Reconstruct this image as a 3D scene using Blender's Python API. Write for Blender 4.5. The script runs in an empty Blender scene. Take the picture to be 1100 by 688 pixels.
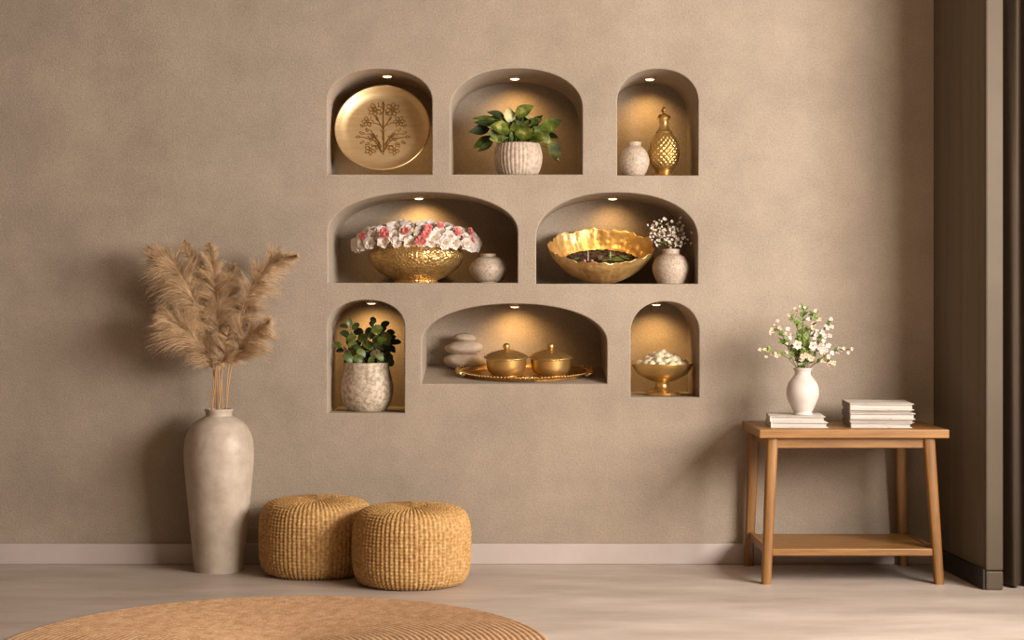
import bpy, bmesh, math, random
from math import sin, cos, pi, radians as R, sqrt
from mathutils import Vector, Matrix, noise

# ---------------------------------------------------------------- camera, light, exposure
F, HOR, CH, D = 1700.0, 328.0, 0.973, 5.95     # focal length (px), horizon row, camera height, distance to wall
sc = bpy.context.scene
C = sc.collection
cam = bpy.data.cameras.new('camera')
camo = bpy.data.objects.new('camera', cam); C.objects.link(camo)
cam.sensor_width = 36.0; cam.lens = F / 1100 * 36
cam.shift_y = -(344 - HOR) / 1100
camo.location = (0, -D, CH); camo.rotation_euler = (pi / 2, 0, 0)
sc.camera = camo

w = bpy.data.worlds.new('world'); sc.world = w; w.use_nodes = True
bgn = w.node_tree.nodes['Background']
bgn.inputs[0].default_value = (1.0, 0.70, 0.40, 1); bgn.inputs[1].default_value = 0.17

def area(name, loc, rot, sx, sy, power, col):
    l = bpy.data.lights.new(name, 'AREA'); l.shape = 'RECTANGLE'; l.size = sx; l.size_y = sy
    l.energy = power; l.color = col
    o = bpy.data.objects.new(name, l); C.objects.link(o); o.location = loc; o.rotation_euler = rot
    return o
# daylight through the window in the right hand wall (outside the frame)
WX, WY0, WY1, WZ0, WZ1 = 2.6, -4.4, -1.5, 0.90, 2.15
area('window_daylight', (WX + 0.02, (WY0 + WY1) / 2, (WZ0 + WZ1) / 2), (0, pi / 2, 0), WZ1 - WZ0, WY1 - WY0, 415, (1.0, 0.95, 0.89))
LAMP_W = 1.0
LAMP_COL = (1.0, 0.62, 0.24)

sc.view_settings.view_transform = 'Standard'; sc.view_settings.look = 'None'
sc.view_settings.gamma = 1; sc.view_settings.use_curve_mapping = False
sc.view_settings.exposure = 0.0
try:
    sc.cycles.use_denoising = True
    sc.cycles.max_bounces = 8
    sc.cycles.sample_clamp_indirect = 4
except Exception:
    pass

def P(px, py, y=0.0):
    d = D + y
    return Vector(((px - 550) * d / F, y, CH + (HOR - py) * d / F))
def PX(n, y=0.0):                                # a length of n pixels at depth y
    return n * (D + y) / F

# ---------------------------------------------------------------- materials
def nodemat(name):
    m = bpy.data.materials.new(name); m.use_nodes = True
    return m, m.node_tree, m.node_tree.nodes['Principled BSDF']
def mat(name, cols, rough=0.6, metal=0.0, scale=8.0, detail=6.0, bump=0.0, bscale=None, btype='noise',
        stretch=(1, 1, 1), spec=0.5, ramp=(0.3, 0.7), bdist=0.01, trans=0.0, rvar=0.0, rot=(0, 0, 0)):
    """procedural: noise -> colour ramp, plus a bump"""
    m, nt, bs = nodemat(name); N = nt.nodes; L = nt.links
    tc = N.new('ShaderNodeTexCoord'); mp = N.new('ShaderNodeMapping')
    mp.inputs['Scale'].default_value = stretch; mp.inputs['Rotation'].default_value = rot
    L.new(tc.outputs['Object'], mp.inputs[0])
    nz = N.new('ShaderNodeTexNoise'); nz.inputs['Scale'].default_value = scale; nz.inputs['Detail'].default_value = detail
    nz.inputs['Roughness'].default_value = 0.62
    L.new(mp.outputs[0], nz.inputs['Vector'])
    cr = N.new('ShaderNodeValToRGB'); L.new(nz.outputs[0], cr.inputs[0])
    el = cr.color_ramp.elements
    k = len(cols)
    for i in range(k - 2): el.new(0.5)
    for i, c in enumerate(cols):
        el[i].position = ramp[0] + (ramp[1] - ramp[0]) * i / max(1, k - 1); el[i].color = (*c, 1)
    L.new(cr.outputs[0], bs.inputs['Base Color'])
    bs.inputs['Roughness'].default_value = rough; bs.inputs['Metallic'].default_value = metal
    bs.inputs['Specular IOR Level'].default_value = spec
    if rvar:
        mr = N.new('ShaderNodeMapRange'); mr.inputs[3].default_value = rough - rvar; mr.inputs[4].default_value = rough + rvar
        L.new(nz.outputs[0], mr.inputs[0]); L.new(mr.outputs[0], bs.inputs['Roughness'])
    if trans: bs.inputs['Subsurface Weight'].default_value = trans; bs.inputs['Subsurface Radius'].default_value = (.01, .008, .005)
    if bump:
        if btype == 'noise':
            b = N.new('ShaderNodeTexNoise'); b.inputs['Detail'].default_value = 3
        else:
            b = N.new('ShaderNodeTexVoronoi'); b.feature = 'SMOOTH_F1' if btype == 'voronoi' else 'DISTANCE_TO_EDGE'
        b.inputs['Scale'].default_value = bscale or scale * 4
        L.new(mp.outputs[0], b.inputs['Vector'])
        bn = N.new('ShaderNodeBump'); bn.inputs['Strength'].default_value = bump; bn.inputs['Distance'].default_value = bdist
        L.new(b.outputs[0], bn.inputs['Height']); L.new(bn.outputs[0], bs.inputs['Normal'])
    return m, nt, bs, cr

M = {}
def wall_mat():
    m, nt, bs = nodemat('plaster'); N = nt.nodes; L = nt.links
    tc = N.new('ShaderNodeTexCoord')
    n1 = N.new('ShaderNodeTexNoise'); n1.inputs['Scale'].default_value = 2.6; n1.inputs['Detail'].default_value = 8; n1.inputs['Roughness'].default_value = .68
    n2 = N.new('ShaderNodeTexNoise'); n2.inputs['Scale'].default_value = 150; n2.inputs['Detail'].default_value = 3
    L.new(tc.outputs['Object'], n1.inputs[0]); L.new(tc.outputs['Object'], n2.inputs[0])
    c1 = N.new('ShaderNodeValToRGB'); c1.color_ramp.elements[0].position = .34; c1.color_ramp.elements[1].position = .68
    c1.color_ramp.elements[0].color = (.295, .234, .176, 1); c1.color_ramp.elements[1].color = (.395, .312, .236, 1)
    L.new(n1.outputs[0], c1.inputs[0])
    mx = N.new('ShaderNodeMix'); mx.data_type = 'RGBA'; mx.blend_type = 'MULTIPLY'; mx.inputs[0].default_value = 1
    c2 = N.new('ShaderNodeValToRGB'); c2.color_ramp.elements[0].position = .3; c2.color_ramp.elements[1].position = .7
    c2.color_ramp.elements[0].color = (.86, .86, .86, 1); c2.color_ramp.elements[1].color = (1.1, 1.1, 1.1, 1)
    L.new(n2.outputs[0], c2.inputs[0]); L.new(c1.outputs[0], mx.inputs[6]); L.new(c2.outputs[0], mx.inputs[7])
    L.new(mx.outputs[2], bs.inputs['Base Color'])
    bs.inputs['Roughness'].default_value = .85; bs.inputs['Specular IOR Level'].default_value = .25
    b1 = N.new('ShaderNodeBump'); b1.inputs['Strength'].default_value = .35; b1.inputs['Distance'].default_value = .004
    L.new(n2.outputs[0], b1.inputs['Height'])
    b2 = N.new('ShaderNodeBump'); b2.inputs['Strength'].default_value = .25; b2.inputs['Distance'].default_value = .02
    L.new(n1.outputs[0], b2.inputs['Height']); L.new(b1.outputs[0], b2.inputs['Normal'])
    L.new(b2.outputs[0], bs.inputs['Normal'])
    return m
M['plaster'] = wall_mat()
M['floor'] = mat('microcement', [(.355, .285, .230), (.515, .430, .368)], rough=.45, scale=1.6, detail=8, stretch=(1, 3.2, 1), rvar=.08, bump=.12, bscale=9, bdist=.01, ramp=(.32, .66))[0]
M['baseboard'] = mat('painted_board', [(.47, .385, .345), (.51, .425, .385)], rough=.5)[0]
M['black_board'] = mat('black_board', [(.012, .009, .007), (.018, .013, .01)], rough=.5)[0]
M['brown_wall'] = mat('brown_wallcovering', [(.105, .078, .047), (.150, .114, .074)], rough=.85, scale=14, stretch=(1, 1, .05), bump=.3, bscale=60)[0]
M['pier'] = mat('pier_paint', [(.072, .048, .027), (.090, .062, .036)], rough=.7, scale=3)[0]
M['curtain'] = mat('curtain_cloth', [(.034, .019, .008), (.048, .028, .012)], rough=.9, scale=40, stretch=(1, 1, .1), bump=.2, bscale=400)[0]
M['ceiling'] = mat('ceiling_paint', [(.24, .17, .11), (.26, .19, .125)], rough=.9)[0]
def wood(name, c0, c1, c2, stretch):
    return mat(name, [c0, c1, c2], rough=.42, scale=5, detail=5, stretch=stretch, bump=.12, bscale=40, bdist=.002, ramp=(.28, .72))[0]
M['wood_x'] = wood('oak_lengthwise', (.16, .068, .016), (.26, .118, .030), (.34, .165, .048), (.8, 9, 9))
M['wood_z'] = wood('oak_upright', (.15, .062, .014), (.23, .102, .025), (.30, .143, .040), (9, 9, .8))
M['stone_vase'] = mat('matt_stoneware', [(.33, .255, .185), (.45, .36, .28), (.54, .45, .365)], rough=.45, scale=9, detail=10, bump=.3, bscale=45, bdist=.004)[0]
M['speckle'] = mat('speckled_stoneware', [(.28, .20, .14), (.45, .345, .255), (.52, .41, .315)], rough=.6, scale=130, detail=3, bump=.2, bscale=120, bdist=.002, ramp=(.32, .62))[0]
M['crackle'] = mat('mottled_stoneware', [(.30, .22, .145), (.45, .35, .25), (.58, .47, .36)], rough=.6, scale=70, detail=3, bump=.5, bscale=80, bdist=.002, ramp=(.38, .62))[0]
M['ribbed'] = mat('ribbed_ceramic', [(.36, .265, .19), (.48, .365, .275), (.56, .44, .34)], rough=.6, scale=60, detail=4, ramp=(.35, .65))[0]
M['white_glaze'] = mat('white_glaze', [(.55, .465, .405), (.64, .565, .51)], rough=.22, scale=22, detail=7, bump=.08, bscale=30, bdist=.003)[0]
G0, G1, G2 = (.46, .27, .085), (.66, .42, .155), (.80, .55, .25)
M['gold_dish'] = mat('brushed_brass', [(.66, .47, .24), (.78, .57, .32)], rough=.48, metal=.8, scale=10, stretch=(1, 1, 8), rvar=.05, bump=.08, bscale=60, bdist=.002)[0]
M['gold_engrave'] = mat('engraved_brass', [(.20, .10, .028), (.34, .18, .055)], rough=.55, metal=.8, scale=60)[0]
M['gold_hammer'] = mat('embossed_brass', [G0, G1, G2], rough=.32, metal=.85, scale=30, bump=.95, bscale=72, btype='edge', bdist=.006)[0]
M['gold_leafy'] = mat('beaten_brass', [G0, G1, G2], rough=.42, metal=.72, scale=14, bump=.55, bscale=48, btype='voronoi', bdist=.008)[0]
M['gold_emboss'] = mat('chased_brass', [(.52, .31, .095), (.74, .48, .18)], rough=.36, metal=.85, scale=60, bump=.7, bscale=150, btype='edge', bdist=.003)[0]
M['gold_smooth'] = mat('satin_brass', [(.55, .335, .105), (.72, .465, .17)], rough=.33, metal=.85, scale=20, rvar=.06)[0]
M['gold_dark'] = mat('antique_brass', [(.30, .155, .045), (.62, .37, .12)], rough=.38, metal=.85, scale=45, bump=.5, bscale=120, bdist=.003)[0]
M['weave'] = mat('woven_seagrass', [(.26, .125, .030), (.43, .235, .075), (.58, .36, .145)], rough=.75, scale=90, detail=4, ramp=(.3, .7))[0]
M['rug'] = mat('braided_jute', [(.34, .180, .080), (.46, .262, .130), (.55, .335, .180)], rough=.9, scale=30, detail=8, ramp=(.3, .7), bump=.6, bscale=170, bdist=.004)[0]
M['pampas'] = mat('pampas_fluff', [(.30, .18, .08), (.52, .335, .18), (.68, .47, .28)], rough=.9, scale=30, detail=5, trans=0)[0]
M['pampas_stem'] = mat('dry_stem', [(.42, .22, .085), (.56, .33, .15)], rough=.7, scale=20)[0]
M['leaf_a'] = mat('variegated_leaf', [(.020, .030, .004), (.065, .085, .009), (.145, .165, .022), (.55, .47, .19)], rough=.5, spec=.3, scale=20, detail=3, ramp=(.34, .74))[0]
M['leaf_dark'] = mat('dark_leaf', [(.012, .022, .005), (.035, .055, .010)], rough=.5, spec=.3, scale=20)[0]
M['leaf_pale'] = mat('creamy_leaf', [(.20, .26, .05), (.62, .50, .26)], rough=.5, scale=25)[0]
M['leaf_b'] = mat('jade_leaf', [(.030, .046, .007), (.080, .110, .014), (.17, .195, .032)], rough=.45, scale=24, ramp=(.35, .68))[0]
M['leaf_rosy'] = mat('rosy_leaf', [(.15, .14, .05), (.42, .30, .20)], rough=.5, scale=30)[0]
M['leaf_c'] = mat('fresh_leaf', [(.07, .115, .012), (.20, .27, .045)], rough=.55, scale=30)[0]
M['twig'] = mat('twig', [(.085, .055, .025), (.17, .11, .05)], rough=.8, scale=30)[0]
M['dark_petal'] = mat('dark_petals', [(.012, .008, .004), (.05, .028, .012), (.14, .06, .03)], rough=.8, scale=60)[0]
M['soil'] = mat('soil', [(.012, .008, .005), (.05, .032, .02)], rough=.95, scale=80, bump=.8, bscale=90)[0]
M['petal'] = mat('white_petal', [(.62, .51, .43), (.76, .67, .60)], rough=.6, scale=30, trans=.15)[0]
M['petal_pink'] = mat('pink_petal', [(.62, .12, .12), (.74, .24, .22)], rough=.6, scale=60)[0]
M['petal_peach'] = mat('peach_petal', [(.60, .40, .26), (.70, .55, .42)], rough=.6, scale=60)[0]
M['pollen'] = mat('pollen', [(.45, .24, .04), (.62, .38, .08)], rough=.8, scale=60)[0]
M['bud'] = mat('cream_bud', [(.70, .56, .36), (.82, .71, .52)], rough=.6, scale=60, trans=.2, bump=.4, bscale=120, bdist=.004)[0]
M['pebble'] = mat('beige_stone', [(.37, .275, .195), (.50, .385, .285)], rough=.75, scale=26, detail=6, bump=.15, bscale=60)[0]
M['paper'] = mat('page_edges', [(.30, .24, .19), (.60, .54, .48)], rough=.8, scale=8, ramp=(.35, .55), stretch=(.6, .6, 60), bump=.3, bscale=40)[0]
M['cover_white'] = mat('white_cover', [(.24, .18, .13), (.52, .45, .39), (.62, .56, .50)], rough=.55, scale=26, ramp=(.28, .5))[0]
M['cover_brown'] = mat('brown_cover', [(.10, .065, .035), (.19, .13, .08)], rough=.6, scale=12)[0]
M['cover_grey'] = mat('grey_cover', [(.30, .25, .205), (.38, .32, .27)], rough=.6, scale=12)[0]
M['trim_brass'] = mat('lamp_trim', [(.55, .38, .2), (.62, .45, .26)], rough=.4, metal=.8)[0]
mm, nt, bs = nodemat('lamp_lens'); bs.inputs['Base Color'].default_value = (1, .85, .6, 1)
bs.inputs['Emission Color'].default_value = (1, .80, .50, 1); bs.inputs['Emission Strength'].default_value = 2.6
M['lens'] = mm
M['window_frame'] = mat('window_frame', [(.6, .55, .5), (.62, .57, .52)], rough=.5)[0]

# ---------------------------------------------------------------- mesh helpers
class MB:
    def __init__(s): s.v = []; s.f = []; s.m = []
    def add(s, vs, fs, mi=0):
        b = len(s.v); s.v += [tuple(v) for v in vs]; s.f += [tuple(b + i for i in f) for f in fs]; s.m += [mi] * len(fs)
        return s
    def box(s, x0, x1, y0, y1, z0, z1, mi=0):
        return s.add([(x0, y0, z0), (x1, y0, z0), (x1, y1, z0), (x0, y1, z0), (x0, y0, z1), (x1, y0, z1), (x1, y1, z1), (x0, y1, z1)],
              [(0, 3, 2, 1), (4, 5, 6, 7), (0, 1, 5, 4), (1, 2, 6, 5), (2, 3, 7, 6), (3, 0, 4, 7)], mi)
    def lathe(s, prof, n=64, fn=None, mi=0, c=(0, 0, 0), sy=1.0, T=None):
        """prof: (r, z) list; fn(theta, t, r, z) -> (r, z)"""
        vs = []; k = len(prof)
        for j, (r, z) in enumerate(prof):
            for i in range(n):
                a = 2 * pi * i / n
                rr, zz = fn(a, j / (k - 1), r, z) if fn else (r, z)
                v = Vector((rr * cos(a), rr * sin(a) * sy, zz))
                if T: v = T @ v
                vs.append((v.x + c[0], v.y + c[1], v.z + c[2]))
        fs = []
        for j in range(k - 1):
            for i in range(n):
                i2 = (i + 1) % n
                fs.append((j * n + i, j * n + i2, (j + 1) * n + i2, (j + 1) * n + i))
        if prof[0][0] > 1e-6: fs.append(tuple(reversed(range(n))))
        if prof[-1][0] > 1e-6: fs.append(tuple(range((k - 1) * n, k * n)))
        return s.add(vs, fs, mi)
    def tube(s, pts, rad, n=8, mi=0, cap=True):
        pts = [Vector(p) for p in pts]; k = len(pts)
        rs = rad if isinstance(rad, (list, tuple)) else [rad] * k
        vs = []; up = Vector((0.31, 0.2, 0.93))
        for j, p in enumerate(pts):
            t = (pts[min(j + 1, k - 1)] - pts[max(j - 1, 0)]).normalized()
            if j == 0:
                a = t.cross(up if abs(t.dot(up)) < .95 else Vector((1, 0, 0))).normalized()
            else:
                a = (a - t * a.dot(t)).normalized()
            b = t.cross(a)
            for i in range(n):
                th = 2 * pi * i / n
                vs.append(p + a * rs[j] * cos(th) + b * rs[j] * sin(th))
        fs = []
        for j in range(k - 1):
            for i in range(n):
                i2 = (i + 1) % n
                fs.append((j * n + i, j * n + i2, (j + 1) * n + i2, (j + 1) * n + i))
        if cap: fs += [tuple(reversed(range(n))), tuple(range((k - 1) * n, k * n))]
        return s.add(vs, fs, mi)
    def blob(s, c, r, n=12, mi=0, jit=0.0, fr=3.0, T=None):
        r = r if isinstance(r, (tuple, list)) else (r, r, r)
        m = n // 2 + 1; vs = []; fs = []
        for j in range(m):
            ph = pi * j / (m - 1)
            for i in range(n):
                th = 2 * pi * i / n
                v = Vector((sin(ph) * cos(th), sin(ph) * sin(th), -cos(ph)))
                k = 1 + jit * noise.noise(v * fr + Vector(c) * 37)
                v = Vector((v.x * r[0] * k, v.y * r[1] * k, v.z * r[2] * k))
                if T: v = T @ v
                vs.append((v.x + c[0], v.y + c[1], v.z + c[2]))
        for j in range(m - 1):
            for i in range(n):
                i2 = (i + 1) % n
                fs.append((j * n + i, j * n + i2, (j + 1) * n + i2, (j + 1) * n + i))
        return s.add(vs, fs, mi)
    def leaf(s, base, tip, width, nrm=(0, -1, 0), cup=.25, bend=.15, mi=0, shape='leaf', nu=8):
        base = Vector(base); tip = Vector(tip); ax = tip - base; L = ax.length
        if L < 1e-6: return s
        ax.normalize(); nrm = Vector(nrm); nrm = (nrm - ax * nrm.dot(ax))
        nrm = nrm.normalized() if nrm.length > 1e-4 else ax.orthogonal().normalized()
        sd = ax.cross(nrm); vs = []; nv = 4; th = .0006
        for lay in (0, 1):
            for j in range(nu + 1):
                t = j / nu
                if shape == 'round': wd = sqrt(max(0, 1 - (2 * t - 1) ** 2)) ** .9
                elif shape == 'heart': wd = (sin(pi * min(1, t * 1.0)) ** .6) * (1 - .55 * t) * 1.35
                else: wd = sin(pi * t ** .8) ** .9
                wd = max(wd, .03) * width / 2
                for i in range(-nv // 2, nv // 2 + 1):
                    u = i / (nv / 2)
                    o = base + ax * L * t + sd * wd * u + nrm * (cup * width * (abs(u) ** 1.5) * .5 * wd / (width / 2) + bend * L * (sin(pi * t) * .6 - t * t * .8) - lay * th)
                    vs.append(o)
        W = nv + 1; K = (nu + 1) * W; fs = []
        for lay in (0, 1):
            for j in range(nu):
                for i in range(nv):
                    q = (lay * K + j * W + i, lay * K + j * W + i + 1, lay * K + (j + 1) * W + i + 1, lay * K + (j + 1) * W + i)
                    fs.append(q if lay == 0 else tuple(reversed(q)))
        for j in range(nu):
            for i in (0, nv):
                a, b = j * W + i, (j + 1) * W + i
                fs.append((a, b, K + b, K + a) if i == 0 else (b, a, K + a, K + b))
        return s.add(vs, fs, mi)
    def build(s, name, mats, parent=None, smooth=True, ang=35, loc=None, bevel=0):
        me = bpy.data.meshes.new(name); me.from_pydata(s.v, [], s.f); me.validate()
        if not isinstance(mats, (list, tuple)): mats = [mats]
        for x in mats: me.materials.append(M[x] if isinstance(x, str) else x)
        if len(mats) > 1 and len(s.m) == len(me.polygons): me.polygons.foreach_set('material_index', s.m)
        bm = bmesh.new(); bm.from_mesh(me); bmesh.ops.recalc_face_normals(bm, faces=bm.faces)
        if smooth:
            for f in bm.faces: f.smooth = True
            for e in bm.edges:
                if len(e.link_faces) == 2 and e.calc_face_angle(0) > R(ang): e.smooth = False
        bm.to_mesh(me); bm.free()
        o = bpy.data.objects.new(name, me); C.objects.link(o)
        if parent: o.parent = parent
        if loc is not None: o.location = loc
        if bevel:
            b = o.modifiers.new('bevel', 'BEVEL'); b.width = bevel; b.segments = 2; b.limit_method = 'ANGLE'; b.angle_limit = R(40)
            b.harden_normals = False
        return o

def tag(o, label, cat, group=None, kind=None):
    o['label'] = label; o['category'] = cat
    if group: o['group'] = group
    if kind: o['kind'] = kind
    return o
def thing(name, label, cat, loc=(0, 0, 0), rot=(0, 0, 0), group=None):
    o = bpy.data.objects.new(name, None); C.objects.link(o); o.empty_display_size = .05
    o.location = loc; o.rotation_euler = rot
    return tag(o, label, cat, group)
def struct(o): o['kind'] = 'structure'; return o
def dup(root, loc, rot, scale=1.0, label=None):
    r = root.copy(); C.objects.link(r); r.location = loc; r.rotation_euler = rot; r.scale = (scale,) * 3
    if label: r['label'] = label
    for ch in list(root.children):
        c = ch.copy(); C.objects.link(c); c.parent = r
        for g in list(ch.children):
            d = g.copy(); C.objects.link(d); d.parent = c
    return r
def spline(ctrl, n=10):
    """Catmull-Rom through ctrl"""
    c = [Vector(p) for p in ctrl]; c = [c[0] * 2 - c[1]] + c + [c[-1] * 2 - c[-2]]; out = []
    for i in range(1, len(c) - 2):
        for k in range(n):
            t = k / n; a, b, d, e = c[i - 1], c[i], c[i + 1], c[i + 2]
            out.append(.5 * ((2 * b) + (d - a) * t + (2 * a - 5 * b + 4 * d - e) * t * t + (3 * b - a - 3 * d + e) * t ** 3))
    out.append(c[-2]); return out
def prof_spline(ctrl, n=8):
    return [(max(0, v.x), v.z) for v in spline([(r, 0, z) for r, z in ctrl], n)]

# ---------------------------------------------------------------- the setting
ND = 0.385                                        # niche depth
NI = [  # x0, x1, top, bottom, springing line (pixels at the wall face)
    (352, 464, 74, 187.5, 109), (484, 625.5, 73.5, 187.5, 117), (663, 750, 74, 188.5, 110),
    (352.5, 556, 206.5, 304, 250), (576, 749.5, 207, 305, 256),
    (352, 434.5, 322.5, 444, 352), (453, 652, 326.5, 412.5, 369), (677.5, 751, 324, 427, 358)]
SLOPE7 = 0.055                                    # the sill of the long low niche climbs towards its back
def wall_back():
    bm = bmesh.new()
    X0, X1, Z0, Z1 = -4.2, 1.585, 0.0, 2.7
    outer = [bm.verts.new((x, 0, z)) for x, z in ((X0, Z0), (X1, Z0), (X1, Z1), (X0, Z1))]
    edges = [bm.edges.new((outer[i], outer[(i + 1) % 4])) for i in range(4)]
    loops = []; rings = []; offs = []
    for (x0, x1, t, b, sp) in NI:
        cx, a, h = (x0 + x1) / 2, (x1 - x0) / 2, sp - t
        pts = [(x0, b), (x0, (b + sp) / 2)]
        for k in range(41):
            th = pi - pi * k / 40
            cc, ss = cos(th), sin(th); e = 2 / 2.15
            pts.append((cx + a * (abs(cc) ** e) * (1 if cc > 0 else -1), sp - h * abs(ss) ** e))
        pts += [(x1, (b + sp) / 2), (x1, b)]
        n = len(pts); off = []
        for i, (px, py) in enumerate(pts):
            a_, b_ = pts[i - 1], pts[(i + 1) % n]
            def nr(p, q):
                dx, dy = q[0] - p[0], q[1] - p[1]; l = math.hypot(dx, dy); return (dy / l, -dx / l)
            n1, n2 = nr(a_, (px, py)), nr((px, py), b_)
            mx_, my_ = n1[0] + n2[0], n1[1] + n2[1]; l = math.hypot(mx_, my_); k_ = 1 / max(.5, (l / 2)) ; off.append((mx_ / l * k_, my_ / l * k_))
        rings.append((pts, off))
        sgn = -1 if off[1][0] * (x0 - cx) < 0 else 1
        offs.append(sgn)
        RA = .0045 / .0035
        loops.append([bm.verts.new(P(px + sgn * RA * o_[0], py + sgn * RA * o_[1])) for (px, py), o_ in zip(pts, off)])
    for lp in loops: edges += [bm.edges.new((lp[i], lp[(i + 1) % len(lp)])) for i in range(len(lp))]
    bmesh.ops.triangle_fill(bm, use_beauty=True, edges=edges, normal=(0, -1, 0))
    # drop triangles lying in a niche opening
    for f in list(bm.faces):
        if all(v in set(lp) for lp in [next((l for l in loops if f.verts[0] in l), [])] for v in f.verts):
            c = f.calc_center_median(); px = c.x * F / D + 550; py = HOR - (c.z - CH) * F / D
            for (x0, x1, t, b, sp) in NI:
                if x0 < px < x1 and t < py < b: bm.faces.remove(f); break
    for li, lp in enumerate(loops):
        rise = SLOPE7 if li == 6 else 0
        pts, off = rings[li]; n = len(pts); zb = P(*pts[0]).z; prev = lp
        for st_ in (1, 2, 3, 4):
            an = st_ * pi / 8; ra = .0045 / .0035 * (1 - sin(an)); yy = .0045 * (1 - cos(an))
            ring = []
            for (px, py), o_ in zip(pts, off):
                v = P(px + offs[li] * ra * o_[0], py + offs[li] * ra * o_[1]); ring.append(bm.verts.new((v.x, yy, v.z)))
            for i in range(n): f = bm.faces.new((prev[i], prev[(i + 1) % n], ring[(i + 1) % n], ring[i])); f.smooth = True
            prev = ring
        lp = prev; back = []
        for v in lp:
            z = v.co.z
            if abs(z - zb) < 1e-5: z += rise
            back.append(bm.verts.new((v.co.x, ND, z)))
        for i in range(n):
            f = bm.faces.new((lp[i], lp[(i + 1) % n], back[(i + 1) % n], back[i])); f.smooth = True
        bm.faces.new(back)
    bmesh.ops.recalc_face_normals(bm, faces=bm.faces)
    for e in bm.edges:
        if len(e.link_faces) == 2 and e.calc_face_angle(0) > R(25): e.smooth = False
    me = bpy.data.meshes.new('wall_back'); bm.to_mesh(me); bm.free(); me.materials.append(M['plaster'])
    o = bpy.data.objects.new('wall_back', me); C.objects.link(o); return struct(o)
wb = wall_back()

struct(MB().box(-4.2, 2.7, -6.6, 0.02, -.05, 0).build('floor', 'floor', smooth=False))
struct(MB().box(-4.2, 2.7, -6.6, 0.5, 2.7, 2.75).build('ceiling', 'ceiling', smooth=False))
struct(MB().box(-4.3, -4.2, -6.6, 0.5, 0, 2.7).build('wall_left', 'brown_wall', smooth=False))
struct(MB().box(-4.2, 1.585, -.016, 0, 0, .077).build('baseboard_back', 'baseboard', smooth=False, bevel=.003))
# side wall: slightly splayed return, its lighter end face, and the far stretch behind the curtain
mb = MB(); pl = [(1.585, 0.0), (1.617, -.54), (1.640, -.54), (1.640, .02), (1.585, .02)]
mb.add([(x, y, 0) for x, y in pl] + [(x, y, 2.7) for x, y in pl], [(0, 1, 6, 5), (1, 2, 7, 6), (2, 3, 8, 7), (3, 4, 9, 8), (4, 0, 5, 9), (0, 4, 3, 2, 1), (5, 6, 7, 8, 9)])
struct(mb.build('wall_right', 'brown_wall', smooth=False))
mb = MB(); mb.box(1.6165, 1.676, -.552, -.46, .066, 2.7); mb.box(1.6165, 1.676, -.554, -.46, 0, .064)
struct(mb.build('wall_right_end', 'pier', smooth=False, bevel=.006))
mb = MB(); mb.box(1.676, WX, -.42, -.38, 0, 2.7)
mb.box(WX, WX + .1, -.42, WY1, 0, 2.7) if False else None
struct(mb.build('wall_right_recess', 'pier', smooth=False))
mb = MB()
mb.box(WX, WX + .1, WY1, -.38, 0, 2.7); mb.box(WX, WX + .1, -6.6, WY0, 0, 2.7)
mb.box(WX, WX + .1, WY0, WY1, 0, WZ0); mb.box(WX, WX + .1, WY0, WY1, WZ1, 2.7)
struct(mb.build('wall_right_window', 'plaster', smooth=False))
mb = MB()
for y in (WY0 + .02, (WY0 + WY1) / 2, WY1 - .02): mb.box(WX - .02, WX, y - .02, y + .02, WZ0, WZ1)
for z in (WZ0 + .02, WZ1 - .02): mb.box(WX - .02, WX, WY0, WY1, z - .02, z + .02)
struct(mb.build('window_1', 'window_frame', smooth=False))
mb = MB(); pl = [(1.583, -.017), (1.6145, -.548), (1.608, -.548), (1.577, -.017)]
mb.add([(x, y, 0) for x, y in pl] + [(x, y, .070) for x, y in pl], [(0, 1, 5, 4), (1, 2, 6, 5), (2, 3, 7, 6), (3, 0, 4, 7), (0, 3, 2, 1), (4, 5, 6, 7)])
struct(mb.build('baseboard_right', 'black_board', smooth=False))

# curtain beside the wall end
def curtain():
    vs = []; fs = []; nx, nz = 90, 30; x0, x1 = 1.688, 1.86
    t = thing('curtain', 'brown floor length curtain hanging beside the pale wall end at the right edge', 'curtain', ((x0 + x1) / 2, -.5, 0))
    mb = MB(); th = .004
    for lay in (0, 1):
        for j in range(nz + 1):
            z = .008 + 2.56 * j / nz
            for i in range(nx + 1):
                u = i / nx
                y = .028 * sin(u * 2 * pi * 2.6 + .9 + .25 * sin(z * 1.3)) + .006 * sin(u * 31 + z)
                vs.append((x0 + (x1 - x0) * u - (x0 + x1) / 2, y + lay * th, z))
    W = nx + 1; K = W * (nz + 1)
    for lay in (0, 1):
        for j in range(nz):
            for i in range(nx):
                a = lay * K + j * W + i; fs.append((a, a + 1, a + W + 1, a + W))
    for j in range(nz):
        for i in (0, nx):
            a = j * W + i; fs.append((a, a + W, K + a + W, K + a))
    for i in range(nx):
        for j in (0, nz):
            a = j * W + i; fs.append((a, a + 1, K + a + 1, K + a))
    mb.add(vs, fs); mb.build('cloth', 'curtain', t, ang=80)
    r = MB(); r.tube([(-.09, 0, 2.575), (.5, 0, 2.575)], .012, 12); r.build('rod', 'gold_dark', t)
curtain()

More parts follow.
